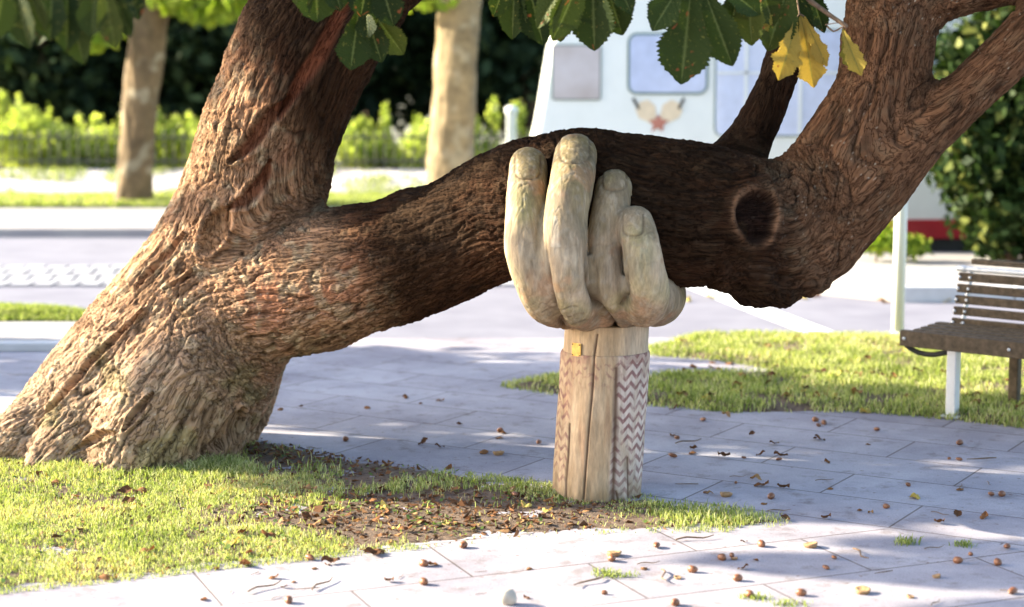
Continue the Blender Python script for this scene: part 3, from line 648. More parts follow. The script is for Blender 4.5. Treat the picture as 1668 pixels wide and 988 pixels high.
def creases(pts, s=1):
    global disp, groove
    for (x0, y0, x1, y1) in pts:
        t = np.clip(((px-x0)*(x1-x0)+(py-y0)*(y1-y0))/((x1-x0)**2+(y1-y0)**2), 0, 1); d = np.hypot(px-x0-t*(x1-x0), py-y0-t*(y1-y0)+2*np.sin(t*9))
        g_ = np.exp(-(d/1.6)**2)*fr*s; disp -= .003*g_; groove = np.maximum(groove, g_*.55)
creases([(884, 508, 940, 500), (895, 520, 950, 512), (905, 531, 960, 522), (880, 495, 900, 492), (890, 540, 918, 538)])
creases([(840, 400, 870, 396), (905, 405, 940, 400), (970, 400, 1005, 397), (1035, 430, 1070, 428)], .4)
creases([(925, 425, 931, 488), (1046, 415, 1053, 472), (866, 425, 886, 486), (1062, 492, 1046, 536), (850, 300, 853, 345), (985, 350, 981, 420)], .8)
creases([(1020, 392, 1064, 378), (1064, 378, 1072, 400)], .7)
def cleft(pts, w_, dep):
    global disp, groove
    d = np.full(len(co), 1e9)
    for (x0, y0), (x1, y1) in zip(pts, pts[1:]):
        t = np.clip(((px-x0)*(x1-x0)+(py-y0)*(y1-y0))/((x1-x0)**2+(y1-y0)**2), 0, 1); d = np.minimum(d, np.hypot(px-x0-t*(x1-x0), py-y0-t*(y1-y0)))
    fd = sstep(pts[0][1], pts[0][1]+90, py)*(N[:, 1] < .3); g1 = np.exp(-(d/w_)**2)*fd; g2 = np.exp(-(d/(w_*3.2))**2)*fd; disp -= dep*g1+dep*.55*g2; groove = np.maximum(groove, g1); groove = np.maximum(groove, g2*.6)  # wide band also paints occlusion shade between the fingers
cleft([(888, 370), (888, 425), (893, 465), (903, 505), (922, 541)], 2.6, .023)
cleft([(958, 370), (958, 430), (961, 462), (972, 495), (1000, 530), (1008, 546)], 2.6, .023)
cleft([(1010, 380), (1019, 440), (1020, 478), (1014, 496)], 2.4, .014)
cleft([(1092, 468), (1098, 490), (1090, 515)], 2.0, .007)
co2 = co+N*disp[:, None]
n1 = fbm(co*5+3, 3); n2 = fbm(co*np.array([22, 22, 7]), 3)
C = np.outer(np.ones(len(co)), (.40, .30, .20))
C = mixc(C, (.50, .41, .30), sstep(0, .6, n2)*.6)
moss = sstep(450, 270, py+70*n1)*.85*sstep(1075, 1010, px+.0*py); moss = np.maximum(moss, .45*sstep(.05, .5, n1)); C = mixc(C, (.17, .13, .055), moss)
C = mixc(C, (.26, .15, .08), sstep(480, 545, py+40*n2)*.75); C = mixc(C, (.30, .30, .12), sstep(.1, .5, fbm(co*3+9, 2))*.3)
C = mixc(C, (.09, .055, .03), groove*.8)  # darkens carved grooves, with the finger-gap shade painted in
pale_ = sstep(1, .5, np.abs(px-905)/(3+.16*np.clip(py-350, 0, 50)))*(py > 352)*(py < 402)*fr; C = mixc(C, (.55, .50, .42), pale_*.6); st_ = sstep(.12, .5, fbm(co*np.array([8, 8, 4])+21, 4)); C = mixc(C, (.20, .155, .105), st_*.55); C = mixc(C, (.36, .20, .11), sstep(.3, .6, fbm(co*7+33, 3))*.5)
gl = np.exp(-(perlin(co*np.array([34, 34, 5])+3)/.05)**2); C = mixc(C, (.20, .14, .085), gl*.35*sstep(-.2, .3, n1)); C = mixc(C, (.50, .42, .32), sstep(.1, .7, fbm(co*np.array([60, 60, 6])+6, 2))*.3)
C = mixc(C, (.30, .26, .2), sstep(.25, .6, perlin(co*28))*.4)
carved = mat_attr('carved weathered wood', 90, .75, .35, .004, var=.3)
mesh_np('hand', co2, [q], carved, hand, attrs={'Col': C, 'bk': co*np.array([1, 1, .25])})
print('hand verts', len(co2))
# post: sleeve and wrist band, with cracks and worn zigzag paint
def column(name, top, bot, r0, r1, mat, kind):
    nz_, na = (230, 400) if kind == 'sleeve' else (60, 360)
    T = np.linspace(0, 1, nz_)[:, None]; A = np.linspace(0, 2*np.pi, na, endpoint=False)[None, :]
    ax = np.array(bot)*(1-T)[:, :, None]+np.array(top)*T[:, :, None]
    rr = (r0+(r1-r0)*T)*(1+.012*np.cos(4*A+.5)+.008*np.cos(7*A+2))
    rr = rr*np.where(T > .985, 1-.02*(T-.985)/.015, 1)
    P = ax+np.stack([np.cos(A)*rr, np.sin(A)*rr, 0*A*T], -1)
    co = P.reshape(-1, 3); n = np.stack([np.cos(A)+0*T, np.sin(A)+0*T, 0*A*T], -1).reshape(-1, 3)
    ppx, ppy = PXY(co); f_ = n[:, 1] < .2; d = np.zeros(len(co)); cr = np.zeros(len(co))
    def crk(pts, w_, dep):
        nonlocal d, cr
        dd = np.full(len(co), 1e9)
        for (x0, y0), (x1, y1) in zip(pts, pts[1:]):
            t = np.clip(((ppx-x0)*(x1-x0)+(ppy-y0)*(y1-y0))/((x1-x0)**2+(y1-y0)**2), 0, 1); dd = np.minimum(dd, np.hypot(ppx-x0-t*(x1-x0), ppy-y0-t*(y1-y0)))
        g_ = np.exp(-(dd/w_)**2)*f_; d -= dep*g_; cr = np.maximum(cr, g_)
    crk([(973, 545), (968, 580), (966, 625), (960, 690), (956, 740), (949, 835)], 1.5, .008)
    if kind == 'sleeve':
        crk([(928, 690), (926, 740), (922, 780), (921, 835)], 1.3, .007); crk([(1004, 800), (1008, 820), (1014, 840)], 1.6, .006); crk([(905, 600), (912, 650)], 1.2, .004)
        crk([(1004, 600), (1002, 700), (998, 835)], 4, .003); crk([(1022, 745), (1024, 835)], 1.2, .003)
    d += .0025*fbm(co*np.array([30, 30, 5]), 3)
    nn1 = fbm(co*np.array([14, 14, 5])+4, 3); nn2 = fbm(co*30, 3)
    C = np.outer(np.ones(len(co)), (.50, .415, .31)); C = mixc(C, (.60, .53, .43), sstep(-.1, .5, nn1)*.6); C = mixc(C, (.40, .27, .19), sstep(.1, .6, fbm(co*np.array([30, 30, 3])+2, 2))*.5)
    if kind == 'sleeve':
        th = np.arctan2(n[:, 1], n[:, 0]); s = th*.182; zz = co[:, 2]
        # worn white ground on the right and paint in zigzag rows all round
        wr = sstep(-1.42, -1.30, th)*sstep(.9, .5, th)+sstep(1.5, 1.8, np.abs(th))*0
        C = mixc(C, (.66, .64, .68), wr*np.clip(.75+.6*nn1, .2, .95))
        wob = .35*perlin(co*np.array([18, 18, 12])); tri = np.abs((((s+.006*wob)/.058) % 1)-.5)*2
        ph = ((zz-.028*tri+.010*wob)/.045) % 1
        zig = sstep(.27, .18, np.abs(ph-.5)+.05*nn2)
        wear = np.clip(.8+1.1*nn1+1.0*nn2, .05, 1)*wr
        wl = sstep(-2.35, -2.5, th)+sstep(2.5, 2.7, th)*.6; wear = np.maximum(wear, wl*np.clip(.6+.9*nn2, 0, .9))
        mid = (th < -1.35) & (th > -2.4); wear = np.maximum(wear, mid*sstep(.45, .53, zz)*np.clip(.2+1.3*nn2, 0, .7))
        lower = sstep(.25, .0, zz)*.3
        C = mixc(C, (.24, .12, .14), zig*np.clip(wear-lower, 0, 1)*.9)
        C = mixc(C, (.30, .16, .15), sstep(.575, .585, zz)*sstep(-.5, .3, nn1)*.5)
    else:
        C = mixc(C, (.58, .55, .52), sstep(-1.4, -1.0, np.arctan2(n[:, 1], n[:, 0]))*.6)
    C = mixc(C, (.24, .19, .11), sstep(.16, .0, co[:, 2]+.08*nn1)*.6) if kind == 'sleeve' else C
    C = mixc(C, (.11, .06, .04), cr*.9)
    C = C*np.array((.88, .74, .60)); co = co+n*d[:, None]
    i, k = np.meshgrid(np.arange(nz_-1), np.arange(na), indexing='ij'); k2 = (k+1) % na
    q = np.stack([i*na+k, i*na+k2, (i+1)*na+k2, (i+1)*na+k], -1).reshape(-1, 4)
    return mesh_np(name, co, [q, ((nz_-1)*na+np.arange(na))[None, :]], mat, hand, attrs={'Col': C, 'bk': co*np.array([1, 1, .2])})
tp = W(989, 560, 7.43); zt = .615; ax0 = np.array((pb.x, pb.y, -.02)); axT = np.array((W(986, 592, 7.43).x, 7.43, zt))
column('sleeve', axT, ax0, .186, .186, carved, 'sleeve')
wt = np.array((W(989, 546, 7.43).x, 7.43, .735))
column('wrist', wt, axT-np.array((0, 0, .03)), .177, .175, carved, 'wrist')
mp = W(929, 571, 7.43-.155); nrm = Vector((mp.x-axT[0], mp.y-7.43, 0)).normalized(); mp = Vector((axT[0]+nrm.x*.18, 7.43+nrm.y*.18, mp.z))
from mathutils import Matrix
rot = Matrix(((-nrm.y, -nrm.x, 0), (nrm.x, -nrm.y, 0), (0, 0, 1)))
part('name_plate', [box(mp, (.05, .006, .056), np.array(rot))], M['brass'], hand, bv=.002)
for a_ in (-.019, .019):
    for b__ in (-.022, .022): part('screw', [ball(tuple(mp+nrm*.004+Vector((-a_*nrm.y, a_*nrm.x, b__))), (.003, .003, .003), 5)], M['iron'], hand, True)

# ---------------------------------------------------------------- bench
bo = G(1465, 800); c0 = W(1465, 541, 9.29); ang = math.atan2(-.66, .75)
bench = empty('park_bench', (c0.x, c0.y, 0), 'slatted brown park bench on pale metal legs standing at the edge of the grass island', 'bench', rz=ang)
def bp(name, parts, mat, smooth=False, bv=.006, parent=None):
    v, f = merge(parts); o = mesh_np(name, v, f, mat, None, smooth); o.parent = parent or bench
    if bv: bevel(o, bv)
    return o
LB = 1.85
bp('seat', [box((LB/2, .02, .395), (LB, .04, .085))]+[box((LB/2, .075+i*.078, .412+.004*i), (LB-.02, .06, .028)) for i in range(5)], M['benchwood'])
bz = [(.485, .455), (.555, .462), (.625, .472), (.695, .482), (.765, .492)]
for i, (z, yb) in enumerate(bz):
    z = .445+i*.060
    bp('back_slat', [box((LB/2+.03, .43+i*.016, z), (LB-.10, .024, .046))], M['benchwood'])
bp('back_slat', [box((LB/2+.05, .56, .765), (LB-.14, .03, .03))], M['benchwood'])
bp('top_rail', [tube([(.07, .505, .728), (LB-.05, .505, .728)], [.015, .015], 12, smooth=False), tube([(.09, .505, .728), (.11, .505, .728)], [.018, .018], 12, smooth=False)], M['galv'], True, 0)
for xx in (.29, LB-.29):
    bp('leg', [box((xx, .055, .19), (.055, .055, .385)), box((xx, .055, .006), (.1, .1, .012))], M['galv'], bv=.008)
    bp('leg', [box((xx+.12, .52, .19), (.055, .05, .385)), box((xx+.12, .52, .006), (.1, .1, .012))], M['benchwood'], bv=.008)
    bp('seat_bearer', [box((xx, .25, .372), (.04, .42, .03))], M['iron'])
    bp('back_support', [tube([(xx-.15, .40, .38), (xx-.15, .455, .5), (xx-.15, .52, .73)], [.014]*3, 8)], M['galv'], True, 0)
for xx in (.0, LB):
    s = 1 if xx == 0 else -1
    bp('bracket', [tube([(xx+s*.03, .03, .352), (xx+s*.09, .04, .322), (xx+s*.18, .05, .318), (xx+s*.27, .055, .345)], [.014]*4, 8)], M['black'], True, 0)
for b3 in [(.05+dx, .43+i*.016-.015, .445+i*.060) for i in range(5) for dx in (.04, .10)]+[(.03, -.003, .395), (.62, -.003, .395), (1.24, -.003, .395)]:
    bp('bolt', [ball(b3, (.009, .006, .009), 6)], M['galv'], True, 0)

# white post beyond the bench
g = G(1462, 551)
pst = empty('white_post', g, 'slim white metal post standing behind the bench at the edge of the road', 'post')
part('shaft', [tube([(g.x, g.y, 0), (g.x, g.y, 2.0)], [.042, .042], 20, cap=False, smooth=False)], M['white'], pst, True)
part('cap', [ball((g.x, g.y, 2.0), (.042, .042, .03), 8)], M['white'], pst, True)
part('collar', [tube([(g.x, g.y, 0), (g.x, g.y, .05)], [.05, .045], 20, cap=False, smooth=False)], M['white'], pst, True)

# ---------------------------------------------------------------- bus
BY = 17.4; bz0 = 0
bus = empty('bus', (4.2, BY+1.1, bz0), 'white bus with a red skirt parked across the road behind the gripped limb', 'bus')
def bx(px): return (px-CX)/F*BY
prof = [(.14, .30), (.12, .9), (.20, 1.12), (.245, 1.3), (.37, 2.05), (.46, 2.5), (.62, 2.86), (.95, 3.0), (8.3, 3.0), (8.55, 2.85), (8.6, 2.5), (8.62, .30)]
n = len(prof)
v = [(x_, BY, z_+bz0) for x_, z_ in prof]+[(x_, BY+2.2, z_+bz0) for x_, z_ in prof]
v, f = np.array(v), [np.arange(n)[::-1][None, :], (np.arange(n)+n)[None, :], np.array([(i, (i+1) % n, (i+1) % n+n, i+n) for i in range(n)])]
o = mesh_np('body', v, f, M['white'], bus, False)
import bmesh
bm = bmesh.new(); bm.from_mesh(o.data); bmesh.ops.recalc_face_normals(bm, faces=bm.faces); bm.to_mesh(o.data); bm.free(); bevel(o, .06, 4)
for p_ in o.data.polygons: p_.use_smooth = True
def rrect(x0, x1, z0, z1, r, y, th, n=6):
    pts = []
    for cx, cz, a0 in ((x1-r, z1-r, 0), (x0+r, z1-r, 90), (x0+r, z0+r, 180), (x1-r, z0+r, 270)):
        for i in range(n+1):
            a = R(a0+90*i/n); pts.append((cx+r*math.cos(a), cz+r*math.sin(a)))
    m = len(pts); v = [(a, y, b) for a, b in pts]+[(a, y+th, b) for a, b in pts]
    return np.array(v), [np.arange(m)[::-1][None, :], (np.arange(m)+m)[None, :], np.array([(i, (i+1) % m, (i+1) % m+m, i+m) for i in range(m)])]
def zof(py): return W(0, py, BY).z
def window(x0, x1, y0, y1, r, glass, fr=.022, label=None, mull=(), slider=None):
    X0, X1, Z0, Z1 = bx(x0), bx(x1), zof(y1), zof(y0)
    w_ = part('window', [rrect(X0-fr, X1+fr, Z0-fr, Z1+fr, r+fr, BY-.012, .02)], M['frame'], bus, label=label)
    p_ = part('pane', [rrect(X0, X1, Z0, Z1, r, BY-.016, .01)], glass, None); p_.parent = w_; p_.matrix_parent_inverse = Matrix.Translation(-Vector(bus.location)); 
    if mull:
        c_ = part('divider', [box((bx(m_), BY-.02, (Z0+Z1)/2), (.03, .012, Z1-Z0-.02)) for m_ in mull]+([box(((X0+X1)/2, BY-.02, slider), (X1-X0-.02, .012, .02))] if slider else []), M['white'], None)
        c_.parent = w_; c_.matrix_parent_inverse = Matrix.Translation(-Vector(bus.location))
window(900, 976, 74, 161, .02, M['glass2'], .012, 'square cab window with curtain')
window(1024, 1147, 57, 150, .07, M['glass'])
window(1164, 1440, 50, 220, .07, M['glass'], .015, 'wide low window with dividers', (1212, 1300, 1380), zof(118))
window(1470, 1600, 57, 150, .07, M['glass']); window(1640, 1780, 57, 150, .07, M['glass']); window(1820, 1960, 57, 150, .07, M['glass'])
part('underbody', [box((4.4, BY+.25, .17), (8.0, .2, .26))], M['black'], bus)  # black box standing in for the shadow beneath the bus
part('skirt', [box((4.38, BY-.01, .29), (8.4, .05, .19))], M['red'], bus, bv=.01)
part('bumper', [box((.13, BY+1.1, .42), (.16, 2.1, .22))], M['black'], bus, bv=.03)
for cx in (1.45, 4.2, 7.4):
    wh = part('wheel', [], M['black'], bus) if False else None
    v, f = tube([(cx, BY+.06, .33), (cx, BY+.3, .33)], [.335, .335], 28, cap=False, smooth=False); wh = mesh_np('wheel', v, f, M['black'], bus, False); bevel(wh, .03, 3)
    v, f = tube([(cx, BY+.045, .33), (cx, BY+.07, .33)], [.17, .17], 24, cap=False, smooth=False); hb = mesh_np('hub_cap', v, f, M['black'], None, False); hb.parent = wh; hb.matrix_parent_inverse = Matrix.Translation(-Vector(bus.location))
# painted emblem: two cream shapes with dark ticks over a red-brown star
def flat(pts, y, th=.004):
    m = len(pts); v = [(bx(a), y, zof(b)) for a, b in pts]+[(bx(a), y+th, zof(b)) for a, b in pts]
    return np.array(v), [np.arange(m)[::-1][None, :], np.array([(i, (i+1) % m, (i+1) % m+m, i+m) for i in range(m)])]
em = part('emblem', [flat([(1034, 178), (1040, 166), (1054, 162), (1066, 172), (1068, 188), (1062, 202), (1050, 196), (1040, 192)], BY-.006), flat([(1074, 188), (1078, 170), (1092, 162), (1106, 168), (1110, 180), (1104, 192), (1090, 198), (1078, 202)], BY-.006)], M['cream'], bus)
for pts, mt, nm in (([(1071, 186), (1077, 194), (1088, 196), (1080, 203), (1078, 214), (1070, 208), (1060, 214), (1063, 203), (1056, 196), (1066, 194)], M['rust'], 'star'), ([(1028, 161), (1032, 158), (1041, 176), (1037, 178)], M['iron'], 'tick'), ([(1114, 161), (1110, 158), (1102, 176), (1106, 178)], M['iron'], 'tick')):
    s_ = part(nm, [flat(pts, BY-.012)], mt, None); s_.parent = em; s_.matrix_parent_inverse = Matrix.Translation(-Vector(bus.location))

# ---------------------------------------------------------------- far wall, railing, planting
bx_ = np.linspace(-17, 1.2, 90); by_ = np.linspace(24.5, 26.0, 12); XX, YY = np.meshgrid(bx_, by_, indexing='ij'); ZZ = .07+.34*sstep(24.55, 25.95, YY)+.035*fbm(np.c_[XX.ravel(), YY.ravel(), 0*XX.ravel()]*3, 3).reshape(XX.shape)
i, k = np.meshgrid(np.arange(89), np.arange(11), indexing='ij'); qq = np.stack([i*12+k, (i+1)*12+k, (i+1)*12+k+1, i*12+k+1], -1).reshape(-1, 4)
o = mesh_np('bank', np.c_[XX.ravel(), YY.ravel(), ZZ.ravel()], [qq], M['wall']); o['kind'] = 'structure'
x = rng.uniform(-12, 1, 9000); y = rng.uniform(24.6, 26, 9000); k = fbm(np.c_[x, y, 0*x]*1.3, 2) > .05; x, y = x[k], y[k]
blades('grass', x, y, .07+.34*sstep(24.55, 25.95, y), .05+.08*rng.uniform(0, 1, len(x)), .02, M['grass'], .6, .1, .7, label='weeds growing on the pale bank below the railing')
wo = empty('low_wall', (-5.5, 26.1, .1), 'low pale stone kerb wall carrying the iron railing across the road', 'wall')
part('wall_face', [box((-16+i*1.0+.5, 26.1+random.uniform(-.01, .01), .22), (.99, .2, .36)) for i in range(17)], M['wall'], wo, bv=.02)
part('coping', [box((-16+i*1.0+.5, 26.1, .415), (.985, .26, .04)) for i in range(17)], M['wall'], wo, bv=.015)
rl = empty('railing', (-5.5, 26.1, .42), 'dark iron railing on the low wall in front of the bright shrubs', 'railing')
part('rail', [box((-5.5+1, 26.1, .56), (13.5, .03, .03))], M['iron'], rl); part('rail', [box((-5.5+1, 26.1, .90), (13.5, .035, .03))], M['iron'], rl)
for i in range(96):
    x_ = -11.1+i*.14
    part('picket', [tube([(x_, 26.1, .42), (x_, 26.1, .96)], [.010, .010], 6, cap=False, smooth=False), tube([(x_, 26.1, .96), (x_, 26.1, 1.02)], [.014, .001], 6, cap=False, smooth=False)], M['iron'], rl)
places = ['at the left edge of the picture', 'left of the slim far trunk', 'just left of the slim far trunk', 'behind the slim far trunk', 'right of the slim far trunk', 'beside the left edge of the leaning trunk', 'hidden behind the leaning trunk', 'right of the leaning trunk', 'between leaning trunk and thick far trunk', 'left of the thick far trunk', 'right of the thick far trunk', 'beside the white bus']
for i, pxc in enumerate([15, 75, 135, 200, 265, 320, 430, 548, 590, 680, 790, 850]):
    X = (pxc-CX)/F*27; hh = random.uniform(.85, 1.2)*(.85 if pxc > 520 else 1)
    hh *= random.choice([.8, 1, 1.1]); t_ = empty('shrub', (X, 27, .1), 'sunlit yellow-green shrub behind the railing, '+places[i], 'shrub', 'shrubs behind the railing')
    lm = [(X+random.uniform(-.45, .45), 26.75+random.uniform(-.3, .3), .1+hh*f_, .46-.15*f_, .4, .3) for f_ in (.3, .45, .65, .85)]+[(X+random.uniform(-.55, .55), 27, .1+hh*random.uniform(.9, 1.15), .07+.07*random.random(), .1, random.uniform(.15, .4)) for _ in range(5)]
    crown('foliage', lm, 2600, .085, M['hedge'], t_, shell=.1)
    part('stem', [tube([(X+a_, 27, .1), (X+a_*2.2, 27+random.uniform(-.1, .1), .1+hh*.6), (X+a_*3, 27, .1+hh)], [.012, .01, .005], 6) for a_ in (-.08, -.02, .05, .1)], M['stem'], t_, True)
gp = empty('white_gatepost', ((833-CX)/F*24.5, 24.5, .1), 'short white painted gatepost on the verge left of the bus', 'post')
part('shaft', [box(((833-CX)/F*24.5, 24.5, .7), (.13, .13, 1.2))], M['white'], gp, bv=.02); part('cap', [ball(((833-CX)/F*24.5, 24.5, 1.32), (.09, .09, .07), 8)], M['white'], gp, True)

# two far street trees
def far_tree(name, pts, lab, seed, tint, crownl, n, twig=()):
    P, r = pl(pts); t_ = empty(name, (P[0].x, P[0].y, 0.0), lab, 'tree', 'street trees across the road')
    vs, fs = [], []
    co, q = remesh([tube(P, r, 20, .1)]+[tube([P[-2], P[-2]+Vector(d_), P[-2]+Vector(d_)*2.2+Vector((0, 0, .6))], [r[-1]*.7, r[-1]*.5, r[-1]*.3], 14, .1) for d_ in twig], .025)
    co = lap(co, q, 3); N = normals(co, q); nz = fbm(co*np.array([9, 9, 3])+seed, 3); co2 = co+N*(.02*nz)[:, None]
    C = np.outer(np.ones(len(co)), tint); C = mixc(C, tuple(x*.6 for x in tint), sstep(0, .5, fbm(co*5+seed, 3))*.6); C = mixc(C, (.36, .31, .21), sstep(.15, .5, fbm(co*4+seed*2, 2))*.6)
    mesh_np('trunk', co2, [q], M['farbark'], t_, attrs={'Col': C, 'bk': co})
    crown('crown', crownl, n, .19, M['lime'], t_)
    return t_
M['farbark'] = mat_attr('smooth plane bark', 12, .85, .3, .01, var=.3)
T1 = (232-CX)/F*23.6; T2 = (735-CX)/F*21.0
far_tree('street_tree', [(214, 352, 23.6, .30), (217, 335, 23.6, .265), (222, 270, 23.6, .235), (228, 170, 23.6, .235), (240, 60, 23.6, .24), (252, -40, 23.6, .22), (262, -200, 23.6, .2)], 'slim far tree with half sunlit trunk, rising from the verge at left', 3, (.16, .108, .055),
         [(T1-.5, 23.2, 2.35, .35, .4, .25), (T1+.95, 23.3, 2.75, .75, .5, .25), (T1+1.5, 23.0, 2.9, .5, .5, .3), (T1-2.0, 23.3, 3.2, .9, .9, .35), (T1, 24, 4.4, 2.0, 1.2, .9), (T1+2, 23.5, 3.9, 1.3, .8, .5), (T1+.4, 24, 5.8, 1.6, 1.1, 1.0)], 9000, [(.45, 0, .7), (-.5, .2, .7)])
far_tree('street_tree', [(728, 372, 21.0, .32), (730, 340, 21.0, .29), (733, 270, 21.0, .275), (740, 160, 21.0, .26), (745, 60, 21.0, .25), (755, -60, 21.0, .25), (765, -220, 21, .22)], 'thick far tree trunk with mottled yellow bark, left of the bus', 8, (.25, .185, .10),
         [(T2-.3, 20.7, 2.7, .5, .4, .18), (T2+.2, 21.2, 4.4, 2.4, 2.2, 1.0), (T2-1.5, 21, 3.9, 1.2, 1.4, .7), (T2+.4, 21, 6, 2, 2, 1.2)], 7000, [(.5, 0, .7), (-.5, .2, .7)])
# dark evergreen trees filling the background
dl = ['at the far left', 'left of the slim far trunk', 'behind the slim far trunk', 'behind the leaning trunk', 'right of the leaning trunk', 'left of the thick far trunk', 'right of the thick far trunk', 'beside the bus', 'above the roof of the bus', 'right of the bus roof', 'at the far right', 'beyond the far right']
for i, (pxc, D, rw, hh) in enumerate([(-60, 35, 2.6, 7), (70, 33, 2.2, 8), (220, 36, 2.4, 9), (370, 33, 2.2, 8), (500, 36, 2.2, 8), (610, 37, 2.0, 8.5), (740, 37.5, 2.0, 8), (860, 36, 2.3, 9), (1060, 38, 2.8, 9), (1290, 36, 2.8, 9), (1500, 37, 2.8, 9), (1720, 36, 3, 9)]):
    X = (pxc-CX)/F*D
    t_ = empty('evergreen_tree', (X, D, 0), 'dark evergreen tree beyond the railing, '+dl[i], 'tree', 'dark trees beyond the railing')
    b0 = .9 if i > 3 else .2
    lm = [(X+random.uniform(-.6, .6), D+random.uniform(-.5, .5), b0+hh*f_, rw*(1.0-.45*f_), rw*(1-.4*f_), hh*.17) for f_ in (.1, .25, .42, .6, .8)]+[(X+random.uniform(-1.4, 1.4), D-.6, b0+random.uniform(.5, 2.5), 1.0, .9, .7) for _ in range(3)]
    crown('crown', lm, 6500 if i < 4 else 4200, .34, M['dark'], t_, shell=.25)
    part('trunk', [tube([(X, D, -.1), (X+.1, D, hh*.5), (X, D, hh*.9)], [.22, .15, .05], 10)], M['stem'], t_, True)
# glossy bush to the right, in front of the bus
BX = 4.62; BD = 16.0
bush = empty('holly_bush', (BX, BD, .12), 'tall glossy dark green bush behind the bench at the right edge', 'bush')
crown('foliage', [(BX, BD, 1.35, 1.05, .8, .75), (BX+.15, BD, 2.1, .95, .8, .7), (BX+.1, BD, 2.9, .85, .7, .6), (BX-.55, BD-.25, 1.0, .42, .4, .35), (BX-.2, BD-.3, .75, .5, .4, .3), (BX+.6, BD-.2, .85, .6, .4, .4), (BX-.35, BD, 1.9, .5, .5, .5), (BX, BD, .55, .8, .6, .45), (BX+.9, BD, 1.6, .7, .7, 1.2), (BX-.3, BD+.2, 1.3, .6, .5, .8)], 24000, .12, M['holly'], bush, shell=.25)
part('stem', [tube([(BX+a_, BD, .1), (BX+a_*2, BD, 1.0), (BX+a_*4, BD, 2.2)], [.05, .04, .02], 8) for a_ in (-.1, .02, .12)], M['stem'], bush, True)
lp = W(1428, 400, 15.9)
lb = empty('low_shrub', (lp.x, 15.9, .12), 'small bright green shrub at the kerb under the red skirt of the bus', 'shrub')
crown('foliage', [(lp.x, 15.9, .32, .28, .22, .18), (lp.x+.3, 15.9, .24, .2, .2, .12)], 700, .07, M['lime'], lb, shell=.1); part('stem', [tube([(lp.x, 15.9, .1), (lp.x, 15.9, .3)], [.01, .006], 6, smooth=False)], M['stem'], lb)

# neighbouring tree left of the frame that shades the path
nb = empty('neighbour_tree', (-8.3, 11.3, 0), 'leafy tree just outside the left of the picture, shading the path', 'tree')
part('trunk', [tube([(-8.3, 11.3, -.1), (-8.2, 11.3, 2), (-8.3, 11.4, 4), (-8.2, 11.3, 6)], [.32, .25, .2, .1], 14)]+[tube([(-8.25, 11.3, 2.6), (-8.2+a_, 11.3+b__, 4.2)], [.14, .06], 8, smooth=False) for a_, b__ in ((.8, 1), (-.8, .9), (.3, -2.0), (-.9, -.6))], M['stem'], nb, True)
crown('crown', [(-8, 11.6, 3.45, 1.6, 1.5, .85), (-8.2, 12.2, 2.9, 1.2, .9, .7), (-8, 11.1, 4.5, 1.5, .95, .5), (-8, 11.0, 5.3, 1.7, 1.05, .9), (-8, 9.75, 6.0, 1.2, .95, 1.1), (-8.4, 11.1, 6.8, 1.7, 1.3, .9)], 14500, .24, M['canopy'], nb, shell=.05)  # crown lumps shaped to drop their shade on paving, limb and hand
crown('low_foliage', [(-8.0, 8.22, 4.35, .45, .17, .4), (-8.0, 8.12, 4.9, .4, .17, .4), (-8, 8.6, 4.6, .4, .12, .4), (-8, 9.05, 3.5, .35, .17, .35), (-8.0, 9.05, 4.1, .4, .15, .35), (-8.0, 7.65, 4.9, .4, .1, .4), (-8, 7.78, 4.7, .4, .14, .4)], 7500, .19, M['canopy'], nb, shell=.05)  # unseen clumps added to throw shade bands on paving, bed and post
part('branch', [tube([(-8.3, 11.2, 3.9), (-8.6, 9.6, 4.4), (-8.6, 7.5, 5.2)], [.06, .03, .015], 8)], M['stem'], nb, True)
for i, (X, Y) in enumerate([(-8, -6.5), (-2.6, -8), (3, -7), (8.5, -6)]):  # unseen row added to cut the sky light on limb and hand
    t_ = empty('park_tree', (X, Y, 0), ['leafy tree behind the viewer, far left of the row', 'leafy tree behind the viewer, second from the left', 'leafy tree behind the viewer, third from the left', 'leafy tree behind the viewer, far right of the row'][i], 'tree', 'trees behind the viewer')
    part('trunk', [tube([(X, Y, -.1), (X+.1, Y, 2.5), (X, Y, 6)], [.3, .24, .12], 12)], M['stem'], t_, True)
    crown('crown', [(X, Y, 3.4, 2.6, 1.8, 1.8), (X+.4, Y, 5.6, 2.8, 2, 2), (X, Y-.5, 8, 2.2, 1.8, 1.6)], 4500, .4, M['canopy'], t_, shell=.1)

# ---------------------------------------------------------------- fallen things on the ground
def zone(px, py):
    if py > 870 and px < 850: return 'on front paving below the lawn'
    if py > 860 and px < 1300: return 'on the paving before the post'
    if py > 860: return 'on lower right paving'
    if py > 760 and px > 1040: return 'on the paving right of the post'
    if px > 1050: return 'on shaded paving right behind the post'
    if py < 760: return 'on shaded paving between trunk and post'
    return 'on the earth bed'
def dup(src, label, group):
    r_ = src.copy(); sc.collection.objects.link(r_); r_['label'] = label; r_['group'] = group; return r_
def blob(name, mat, seed, r=(1, .8, .7)):
    v, f = ball((0, 0, 0), (.02*r[0], .02*r[1], .02*r[2]), 9); v = v+.004*perlin(v*60+seed*3)[:, None]*v/.02
    o = mesh_np(name, v, f, mat); return o
conk = [blob('conker', M['conker'], 1), blob('conker', M['conker'], 5, (1.2, .7, .5))]
v, f = ball((0, 0, 0), (.024, .024, .02), 10); k = v[:, 2] > .002; v = np.where(k[:, None], v*np.array([.8, .8, -.25])+np.array([0, 0, .002]), v); v = v+.003*perlin(v*80)[:, None]
husk = mesh_np('conker_husk', v, f, M['husk'])
peb = blob('pebble', M['stone'], 2, (1.3, 1, 1.1))
